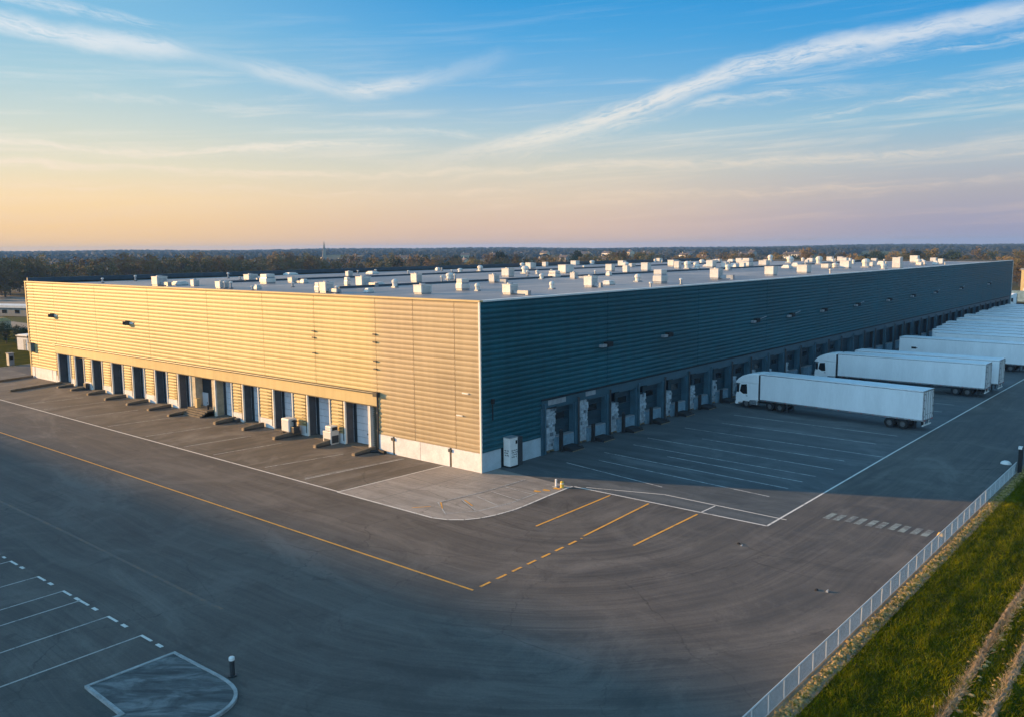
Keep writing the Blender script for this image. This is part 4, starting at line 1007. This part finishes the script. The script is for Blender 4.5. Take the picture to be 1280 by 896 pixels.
def tree(x, y, h, k, where, group):
    p_ = protos[k]
    hp = (17, 15, 18, 17, 15, 18, 14)[k]
    if k in used: o = copy_tree(p_)
    else: o = p_; used.add(k)
    s = h/hp; sw = s*rnd.uniform(.95, 1.3)
    o.location = (x, y, hill(math.hypot(x, y), math.atan2(y, x))-.05); o.scale = (sw, sw, s); o.rotation_euler = (0, 0, rnd.uniform(0, 6.28))
    o['label'] = f'{LBL[p_.name.split(".")[0]]} {where}'; o['group'] = group
def polar(az_deg, d):
    """az measured from the camera's heading, positive to the right"""
    a_ = YAW+R(az_deg); return CAM[0]+d*math.sin(a_), CAM[1]+d*math.cos(a_)
# dense wood left of and behind the warehouse
for row, (d0, cnt, h0) in enumerate(((405, 28, 15.2), (425, 26, 16.0), (455, 26, 16.8))):
    for k in range(cnt):
        az = -33+(20.5)*k/(cnt-1)+rnd.uniform(-.3, .3); d = d0*(1+.009*(az+33))+rnd.uniform(-8, 8)
        x, y = polar(az, d); tree(x, y, h0*rnd.uniform(.86, 1.08), rnd.choice([0, 2, 3, 5, 3, 1]), 'in the dense wood beyond the left part of the warehouse', 'trees of the dense wood on the left')
# thinner belt behind the roof
for row, (d0, cnt, h0) in enumerate(((500, 50, 12.5), (535, 50, 13.5), (580, 46, 15))):
    for k in range(cnt):
        az = -13+46*k/(cnt-1)+rnd.uniform(-.35, .35)
        x, y = polar(az, d0+rnd.uniform(-18, 18)+max(0, az)*2); tree(x, y, h0*rnd.uniform(.8, 1.15), rnd.choice([0, 1, 3, 4, 5, 6, 1]), 'in the belt of trees seen over the warehouse roof', 'trees of the belt behind the roof')
# right of the far end
for k in range(22):
    az = 28.2+5*(k % 11)/10+rnd.uniform(-.2, .2); x, y = polar(az, 420+rnd.uniform(0, 60)); tree(x, y, rnd.uniform(10, 14), rnd.choice([0, 1, 0, 3]), 'standing right of the far end of the dark wall', 'trees right of the far wall end')
# evergreen hedge trees by the hut on the left
for k in range(9):
    x = -158+4.6*k+rnd.uniform(-1, 1); y = 16.2+.15*k+rnd.uniform(-1, 1); tree(x, y, rnd.uniform(3.6, 4.6), 6, 'in the clipped dark hedge beside the white hut', 'hedge trees by the white hut')
# unseen tall block left of the road, added to cast shade over the near road
t = thing('added_shade_block', 'added tall windowless block outside the picture, shading the near road', 'warehouse', (0, 0, 0))
hb = MB().box(-430, -128, -165, -105, 0, 39.4).build('wall', 'hut_blue', t)
MB().box(-430.4, -127.6, -165.4, -104.6, 39.4, 40.0).build('roof', 'grey_metal', t)
for k in range(8): MB().box(-410+36*k, -405+36*k, -104.98, -104.8, 0, 5).build('dock_door', 'door_front', t)
for k in range(6): MB().box(-160, -140, -104.98, -104.85, 6+5*k, 6.4+5*k).build('wall_band', 'grey_metal', t)

# left strip: turf, lane, hut, wall
sheet('turf_verge', [(-104.2, 2.5), (-105.6, 16), (-105.6, 60), (-160, 60), (-190, 14), (-150, -2), (-112, -4)], -.03, 'turf')
M['pale_road'] = plain('pale_lane_surface', (.20, .18, .15), .9, var=.25, scale=.1)
sheet('far_lane', [(-300, 30), (-120, 30), (-120, 39), (-300, 39)], -.02, 'pale_road')
sheet('far_lot', [(-420, 62), (-120, 62), (-120, 92), (-420, 92)], -.02, 'pale_road')
t = thing('hut', 'small white hut with dark eaves standing on the lawn left of the warehouse', 'hut', (-128.6, 14.6, -.03), R(12))
w_ = MB().box(-1.6, 1.6, -1.3, 1.3, 0, 2.6).build('wall', 'white_metal', t); MB().box(-1.75, 1.75, -1.45, 1.45, 2.6, 2.78).box(-1.5, 1.5, -1.2, 1.2, 2.78, 2.9).build('roof', 'white_metal', t); MB().box(-1.65, 1.65, -1.34, 1.34, 2.36, 2.6).build('eaves', 'steel_dark', t)
d = MB().box(.3, 1.1, -1.34, -1.3, 0, 2.0).build('door', 'grey_metal', t); MB().box(.95, 1.05, -1.4, -1.34, 1.0, 1.1).build('handle', 'black', d)
t = thing('low_shed', 'long pale low shed across the far lane left of the warehouse', 'shed', (-226, 49, 0), R(20)); MB().box(-11, 7, -3, 3, 0, 2.4).build('wall', 'render_wall', t); MB().prism([(-11.3, 2.4), (7.3, 2.4), (7.0, 3.1), (-11, 3.1)], -3.3, 3.3).build('roof', 'white_metal', t)
for k in range(3): MB().box(-8+5*k, -6.2+5*k, -3.03, -3.0, .8, 1.8).build('window', 'glass', t)
t = thing('stone_shelter', 'small buff stone shelter on the grass near the far lane', 'shelter', (-182, 33.0-4.5, 0)); MB().box(-2.4, 2.4, -1.5, 1.5, 0, 1.9).build('wall', 'block', t); MB().taper((0, 0), 5.2, 3.4, .8, .5, 1.9).build('roof', 'stone', t); MB().box(-.5, .5, -1.53, -1.5, 0, 1.6).build('doorway', 'dark', t)
t = thing('utility_pillar', 'squat grey utility pillar on the kerb at the left picture edge', 'utility pillar', (-106.3, 3.2, 0)); MB().box(-.5, .5, -.4, .4, 0, 1.9).build('housing', 'grey_metal', t); MB().box(-.6, .6, -.5, .5, 1.9, 2.0).build('lid', 'render_wall', t); MB().box(.5, .53, -.25, .25, .9, 1.5).build('vent', 'black', t)
struct(line(MB(), [(-104.0, .8), (-105.2, 6), (-105.6, 16)], .3, .05).build('lawn_kerb', 'kerb'))

# right: building beyond the far end
t = thing('distant_depot', 'distant depot with sun yellow front seen right of the far wall end', 'depot', (-12, 330, 0), R(-4))
MB().box(-6, 60, -9, 30, 0, 8.5).build('wall', 'clad_front', t); MB().box(-6.3, 60.3, -9.3, 30.3, 8.5, 8.9).build('roof', 'grey_metal', t)
MB().box(-5, 59, -9.12, -9, 0, 1.6).build('plinth', 'concrete', t)
for k in range(6): MB().box(4+9*k, 7+9*k, -9.08, -9, 0, 3.6).build('door', 'door_front', t)
b = MB(); b.box(-12, 40, 0, 1.2, 0, 3.4); o = b.build('yard_wall', 'dock_wall'); o.location = (0, 262, 0); tag(o, 'grey concrete yard wall beyond the far end of the truck yard', 'wall'); 

# town specks
def house(az, d, w, l, h, k, lab, group, wall='render_wall'):
    x, y = polar(az, d); z = hill(math.hypot(x, y), math.atan2(y, x))
    o = thing('house', lab, 'house', (x, y, z-.1), rnd.uniform(-.6, .6), group)
    a_ = MB().box(-w/2, w/2, -l/2, l/2, 0, h); a_.add([(-w/2, -l/2, h), (-w/2, l/2, h), (-w/2, 0, h+l*.32)], [(0, 1, 2)]); a_.add([(w/2, -l/2, h), (w/2, 0, h+l*.32), (w/2, l/2, h)], [(0, 1, 2)])
    a_.build('wall', wall, o)
    r_ = MB(); e = .5
    for s in (-1, 1):
        r_.add([(-w/2-e, s*(l/2+e), h-.3), (w/2+e, s*(l/2+e), h-.3), (w/2+e, 0, h+l*.34), (-w/2-e, 0, h+l*.34), (-w/2-e, s*(l/2+e), h-.05), (w/2+e, s*(l/2+e), h-.05), (w/2+e, 0, h+l*.34+.25), (-w/2-e, 0, h+l*.34+.25)],
               [(0, 1, 2, 3), (4, 5, 6, 7), (0, 1, 5, 4), (1, 2, 6, 5), (2, 3, 7, 6), (3, 0, 4, 7)])
    rf = r_.build('roof', 'roof_tile', o); MB().box(-w*.3, -w*.3+.9, -.4, .4, h+l*.2, h+l*.34+1.4).build('chimney', 'block', rf)
    for s_ in (-.3, .05, .3): MB().box(w*s_-.6, w*s_+.6, -l/2-.03, -l/2, h*.45, h*.8).build('window', 'glass', o)
    return o
for k in range(38):
    az = rnd.uniform(2, 20) if k < 29 else rnd.uniform(-17, 1); d = rnd.uniform(680, 1500)
    house(az, d, rnd.uniform(9, 18), rnd.uniform(7, 10), rnd.uniform(4.5, 7), k, 'small pale gabled house in the far town beyond the tree belt', 'houses of the far town', rnd.choice(['render_wall', 'render_wall', 'white_metal', 'block']))
x, y = polar(-12.05, 880); z = hill(math.hypot(x, y), math.atan2(y, x))
t = thing('church', 'pale church with a thin pointed spire far beyond the warehouse roof', 'church', (x, y, z), R(-35))
MB().box(-1.9, 1.9, -1.9, 1.9, 0, 12).build('tower', 'render_wall', t); MB().taper((0, 0), 4.0, 4.0, 15, .04, 12).build('spire', 'render_wall', t)
MB().box(-30, -3, -5, 5, 0, 7).build('nave', 'render_wall', t); MB().prism([(-30.5, 7), (-3, 7), (-3, 11), (-30.5, 11)], -2.5, 2.5).build('roof', 'render_wall', t)
MB().box(1.9, 2.0, -.6, .6, 7.5, 10).build('belfry_opening', 'dark', t)

# far woods: belts of rough crowns over the far slopes, one mass
rw = np.random.default_rng(9)
vs = []; fs = []
def crown_blob(x, y, z, r_, h):
    o = len(vs); n_ = 6
    vs.append((x, y, z+h))
    for lv, (rf, zf) in enumerate(((.62, .82), (1., .45), (.8, .08))):
        for i in range(n_):
            a_ = 2*math.pi*(i+.5*lv)/n_+rw.uniform(-.25, .25); q = r_*rf*rw.uniform(.7, 1.2)
            vs.append((x+q*math.cos(a_), y+q*math.sin(a_), z+h*zf*rw.uniform(.85, 1.15)))
    for i in range(n_):
        j = (i+1) % n_; fs.append((o, o+1+i, o+1+j))
        for lv in range(2):
            a_ = o+1+lv*n_; b_ = a_+n_; fs.append((a_+i, b_+i, b_+j, a_+j))
for k in range(15000):
    d = 700+3300*rw.random()**.8; az = rw.uniform(-36, 36)
    x, y = polar(az, d)
    belt = math.sin(d*.011+az*.21)+.8*math.sin(d*.004-az*.35+1)+.5*math.sin(az*1.3)
    if d < 1700 and belt < .25: continue
    if belt < -.9: continue
    z = hill(math.hypot(x, y), math.atan2(y, x)); s = rw.uniform(.7, 1.2)
    crown_blob(x, y, z-.4, (5.5+d*.0012)*s, (8.5+2*rw.random())*s*(1. if d > 1400 else .8))
o = MB().add(vs, fs).build('far_wood', 'leaf_far'); tag(o, 'far woods covering the low hills along the horizon', 'wood', None, 'stuff')

# ================================================================== HAZE
m = bpy.data.materials.new('haze_air'); m.use_nodes = True; nt = NT(m.node_tree)
nt.n.remove(nt.n['Principled BSDF'])
pv = nt.new('ShaderNodeVolumePrincipled'); pv.inputs['Color'].default_value = (.26, .52, .98, 1); pv.inputs['Density'].default_value = .00015
nt.put([n for n in nt.n if n.type == 'OUTPUT_MATERIAL'][0].inputs['Volume'], pv.outputs[0])
o = MB().box(-4700, 4700, -4700, 4700, -1.2, 44).build('haze', m); tag(o, 'thin blue evening haze lying over the whole plain', 'haze', None, 'stuff')

# ================================================================== LIGHT AND SKY
sc = bpy.context.scene
sd = bpy.data.lights.new('sun', 'SUN'); so = bpy.data.objects.new('sun', sd); C.objects.link(so)
sd.energy = 5.0; sd.angle = R(.9); sd.color = (1., .58, .22)
dirv = Vector((math.cos(SUN_AZ)*math.cos(SUN_EL), math.sin(SUN_AZ)*math.cos(SUN_EL), -math.sin(SUN_EL)))
so.rotation_euler = dirv.to_track_quat('-Z', 'Y').to_euler()

w = bpy.data.worlds.new('World'); sc.world = w; w.use_nodes = True
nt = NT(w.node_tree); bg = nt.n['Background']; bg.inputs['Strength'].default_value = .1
sky = nt.new('ShaderNodeTexSky', sky_type='NISHITA'); sky.sun_disc = False; sky.sun_elevation = SUN_EL
sky.sun_rotation = math.atan2(-dirv.x, -dirv.y) % (2*math.pi); sky.air_density = 1.; sky.dust_density = 1.5; sky.ozone_density = 2.
D = nt.new('ShaderNodeTexCoord').outputs['Generated']
x, y, z = nt.xyz(D)
el = nt.math('MULTIPLY', nt.math('ARCSINE', z), 180/math.pi)
# heading relative to -40.26 deg (rotate about Z, then atan2)
ca, sa = math.cos(YAW), math.sin(YAW)
fx = nt.math('ADD', nt.math('MULTIPLY', x, sa), nt.math('MULTIPLY', y, ca))
rx = nt.math('SUBTRACT', nt.math('MULTIPLY', x, ca), nt.math('MULTIPLY', y, sa))
az = nt.math('MULTIPLY', nt.math('ARCTAN2', rx, fx), 180/math.pi)
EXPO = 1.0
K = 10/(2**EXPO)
def hue(stops): return [(e/90, tuple(c*1. for c in lin(*col)[:3])+(1,)) for e, col in stops]
e90 = nt.math('DIVIDE', nt.math('MAXIMUM', el, 0.), 90.)
L_ = nt.ramp(e90, hue([(0, (255, 206, 146)), (1.5, (255, 212, 156)), (3.2, (255, 222, 174)), (5, (236, 225, 196)), (7.5, (208, 218, 210)), (10, (172, 207, 219)), (13.5, (128, 190, 224)), (24, (70, 150, 215)), (50, (70, 130, 190)), (90, (70, 125, 180))]))
M_ = nt.ramp(e90, hue([(0, (222, 186, 166)), (1.5, (228, 196, 174)), (3.2, (230, 208, 184)), (5, (217, 212, 196)), (7.5, (176, 203, 215)), (10, (126, 184, 224)), (13, (80, 168, 224)), (15.5, (44, 154, 220)), (24, (30, 128, 200)), (50, (60, 120, 180)), (90, (70, 125, 180))]))
R_ = nt.ramp(e90, hue([(0, (158, 155, 182)), (1.5, (166, 162, 184)), (3.2, (178, 175, 184)), (5, (178, 190, 200)), (7.5, (142, 190, 216)), (10, (92, 172, 222)), (12.5, (52, 156, 220)), (15.5, (26, 146, 218)), (24, (24, 120, 196)), (50, (60, 120, 180)), (90, (70, 125, 180))]))
B_ = nt.ramp(e90, hue([(0, (120, 140, 175)), (5, (120, 155, 190)), (15, (80, 140, 190)), (40, (60, 120, 180)), (90, (70, 125, 180))]))
def lerp(f, a, b_): return nt.mix(f, a, b_)
base = lerp(nt.smooth(az, -28., 2.), L_, M_); base = lerp(nt.smooth(az, 0., 30.), base, R_)
base = lerp(nt.smooth(nt.math('ABSOLUTE', az), 60., 150.), base, B_)
# clouds: wisps laid along arcs given as (heading, elevation) points in the sky
def curve(pts, lo, hi):
    n = nt.new('ShaderNodeFloatCurve'); c = n.mapping.curves[0]
    xs = [((a_+90)/180, (v-lo)/(hi-lo)) for a_, v in pts]
    c.points[0].location = (0, xs[0][1]); c.points[1].location = (1, xs[-1][1])
    for q in xs: c.points.new(*q)
    for q in c.points: q.handle_type = 'AUTO'
    n.mapping.update()
    nt.put(n.inputs[1], nt.math('DIVIDE', nt.math('ADD', az, 90.), 180.))
    return nt.math('MULTIPLY_ADD', n.outputs[0], hi-lo, lo)
warp = nt.math('MULTIPLY', nt.math('SUBTRACT', nt.noise(nt.vec(nt.math('MULTIPLY', az, .22), nt.math('MULTIPLY', el, .6), 4.), 1., 5, .6), .5), 1.1)
dens = None
def band(pts, up, dn, stren, seed, sk=1.1, thick=.5):
    global dens
    c = curve(pts, -2, 20); s = curve(stren, 0, 1)
    d = nt.math('ADD', nt.math('SUBTRACT', el, c), warp)
    a_ = nt.math('MULTIPLY', nt.smooth(d, -dn, 0.), nt.smooth(d, 0., up, 1., 0.))
    n1 = nt.noise(nt.vec(nt.math('MULTIPLY', az, .16), nt.math('MULTIPLY', d, sk), seed), 1., 7, .62, .6)
    n2 = nt.noise(nt.vec(nt.math('ADD', nt.math('MULTIPLY', az, .75), nt.math('MULTIPLY', d, 1.6)), nt.math('MULTIPLY', d, 2.6), seed+5), 1., 8, .66, .7)
    n3 = nt.noise(nt.vec(nt.math('ADD', nt.math('MULTIPLY', az, .22), nt.math('MULTIPLY', d, .6)), nt.math('MULTIPLY', d, 6.5), seed+9), 1., 5, .6, .3)
    n2 = nt.math('ADD', nt.math('MULTIPLY', n2, .62), nt.math('MULTIPLY', n3, .38))
    k = nt.math('MULTIPLY', nt.smooth(nt.math('ADD', nt.math('MULTIPLY', n1, .45), nt.math('MULTIPLY', n2, .55)), thick-.10, thick+.12), nt.math('MULTIPLY', a_, s))
    dens = k if dens is None else nt.math('MAXIMUM', dens, k)
band([(-14, 2.4), (-6.6, 5.2), (-2, 6.3), (1.2, 6.9), (6.3, 8.2), (11.3, 9.9), (16, 11.1), (22.4, 11.9), (30, 12.6), (45, 13.5)], .95, 1.25, [(-16, 0), (-9, .15), (-3, .45), (2, .85), (8, .95), (16, .95), (24, .85), (40, .7)], 1., .8, .43)
band([(-2, 5.5), (3.2, 6.8), (8.3, 7.9), (13.2, 9.0), (18.5, 9.2), (30, 9.0)], .55, .8, [(-4, 0), (2, .5), (10, .6), (18, .45), (24, .2), (30, .2)], 3.)
band([(16, 9.9), (22.4, 10.9), (26.6, 11.0), (30, 11.3), (40, 11.8)], .4, .6, [(16, 0), (20, .35), (25, .6), (30, .7), (40, .6)], 7.)
band([(14, 7.2), (20.3, 8.0), (24.6, 8.5), (29.9, 9.0), (40, 9.6)], .45, .6, [(12, 0), (19, .35), (26, .6), (40, .5)], 11.)
band([(-40, 12.6), (-29.4, 12.5), (-26.3, 12.1), (-23, 11.9), (-19, 11.5), (-15.3, 10.8), (-12, 10.3), (-9.7, 9.9), (-7, 10.2), (-4.7, 10.8), (-1.9, 11.5), (1, 12.1)], .9, .9, [(-40, .9), (-30, .95), (-23, .85), (-20, .6), (-17.6, .25), (-14.5, .55), (-11, .5), (-8.8, .8), (-6.5, .65), (-4.5, .3), (-1, .18), (2, 0)], 15., .8, .42)
band([(-40, 14), (-27.8, 13.7), (-25.4, 13.4), (-22, 13.1), (-18, 12.8)], .5, .6, [(-40, .7), (-28, .65), (-22, .5), (-17, 0)], 19.)
band([(-40, 6.2), (-30, 6.2), (-22.4, 5.8), (-16, 6.3), (-12, 6.6), (-4, 6.4)], .4, .5, [(-40, .8), (-28, .9), (-20, .8), (-13, .85), (-6, .4), (0, 0)], 23., 1.6, .46)
band([(-40, 4.9), (-24, 5.0), (-12, 4.7), (0, 5.1)], .35, .5, [(-40, .8), (-25, .8), (-12, .7), (-3, .5), (4, 0)], 41., 1.8, .48)
band([(-40, 3.6), (-20, 3.8), (-8, 3.5), (6, 3.9)], .3, .4, [(-40, .6), (-22, .5), (-10, .6), (0, .4), (8, 0)], 45., 2., .5)
band([(-12, 7.4), (-6, 7.5), (0, 7.2)], .3, .4, [(-13, 0), (-8, .5), (-4, .5), (1, 0)], 49.)
band([(-30, 8.6), (-23, 9.0), (-18, 8.6), (-12, 8.2)], .4, .5, [(-30, 0), (-23, .4), (-18, .35), (-12, 0)], 27.)
band([(-6, 4.2), (0, 4.9), (6.3, 5.3), (13, 5.2), (22.6, 5.3), (30, 5.5), (45, 5.7)], .5, .6, [(-10, 0), (-2, .4), (6, .55), (16, .55), (30, .5)], 31., 1.4, .48)
band([(-4, 2.6), (4, 3.3), (12, 3.4), (22, 3.5), (32, 3.8)], .4, .6, [(-8, 0), (0, .35), (12, .45), (24, .35), (32, .25)], 35., 1.6, .5)
# faint fibres all over
fib = nt.noise(nt.vec(nt.math('MULTIPLY', az, .05), nt.math('MULTIPLY', nt.math('SUBTRACT', el, nt.math('MULTIPLY', az, .05)), .75), 50.), 1., 7, .62, .5)
fib2 = nt.noise(nt.vec(nt.math('MULTIPLY', az, .12), nt.math('MULTIPLY', nt.math('SUBTRACT', el, nt.math('MULTIPLY', az, .06)), 2.2), 61.), 1., 8, .66, .6)
fib = nt.math('MULTIPLY', nt.smooth(nt.math('ADD', nt.math('MULTIPLY', fib, .6), nt.math('MULTIPLY', fib2, .4)), .47, .68), nt.math('MULTIPLY', nt.smooth(el, 1., 5., .22, .46), nt.smooth(el, 8.5, 13., 1., .25)))
dens = nt.math('MAXIMUM', dens, fib)
ccol = nt.ramp(e90, hue([(0, (240, 205, 180)), (4, (255, 228, 200)), (7, (250, 240, 226)), (12, (238, 240, 242)), (90, (235, 240, 245))]))
col = nt.mix(nt.math('MULTIPLY', dens, .86), base, ccol)
# unseen sky overhead and behind the viewer: bluish, brightened to lift the shaded surfaces
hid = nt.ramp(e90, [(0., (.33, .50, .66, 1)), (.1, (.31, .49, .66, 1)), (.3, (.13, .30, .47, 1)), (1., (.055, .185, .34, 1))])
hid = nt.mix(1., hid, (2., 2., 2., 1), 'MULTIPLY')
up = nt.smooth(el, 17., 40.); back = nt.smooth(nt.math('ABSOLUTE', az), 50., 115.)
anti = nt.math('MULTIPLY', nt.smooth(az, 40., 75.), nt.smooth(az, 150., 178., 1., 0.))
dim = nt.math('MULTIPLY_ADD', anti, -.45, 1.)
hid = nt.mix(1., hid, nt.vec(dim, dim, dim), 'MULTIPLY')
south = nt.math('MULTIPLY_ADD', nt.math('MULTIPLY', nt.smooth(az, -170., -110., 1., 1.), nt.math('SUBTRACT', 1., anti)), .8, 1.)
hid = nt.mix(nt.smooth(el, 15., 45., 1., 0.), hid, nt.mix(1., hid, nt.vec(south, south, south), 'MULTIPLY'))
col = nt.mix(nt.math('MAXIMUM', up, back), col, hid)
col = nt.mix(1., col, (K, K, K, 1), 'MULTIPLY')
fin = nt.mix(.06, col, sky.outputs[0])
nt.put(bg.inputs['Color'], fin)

sc.view_settings.view_transform = 'Standard'; sc.view_settings.look = 'None'; sc.view_settings.gamma = 1.; sc.view_settings.exposure = EXPO; sc.view_settings.use_curve_mapping = False
sc.cycles.use_denoising = True; sc.cycles.use_adaptive_sampling = True; sc.cycles.adaptive_threshold = .015; sc.cycles.max_bounces = 5; sc.cycles.diffuse_bounces = 3; sc.cycles.volume_bounces = 0
sc.cycles.sample_clamp_indirect = 6.
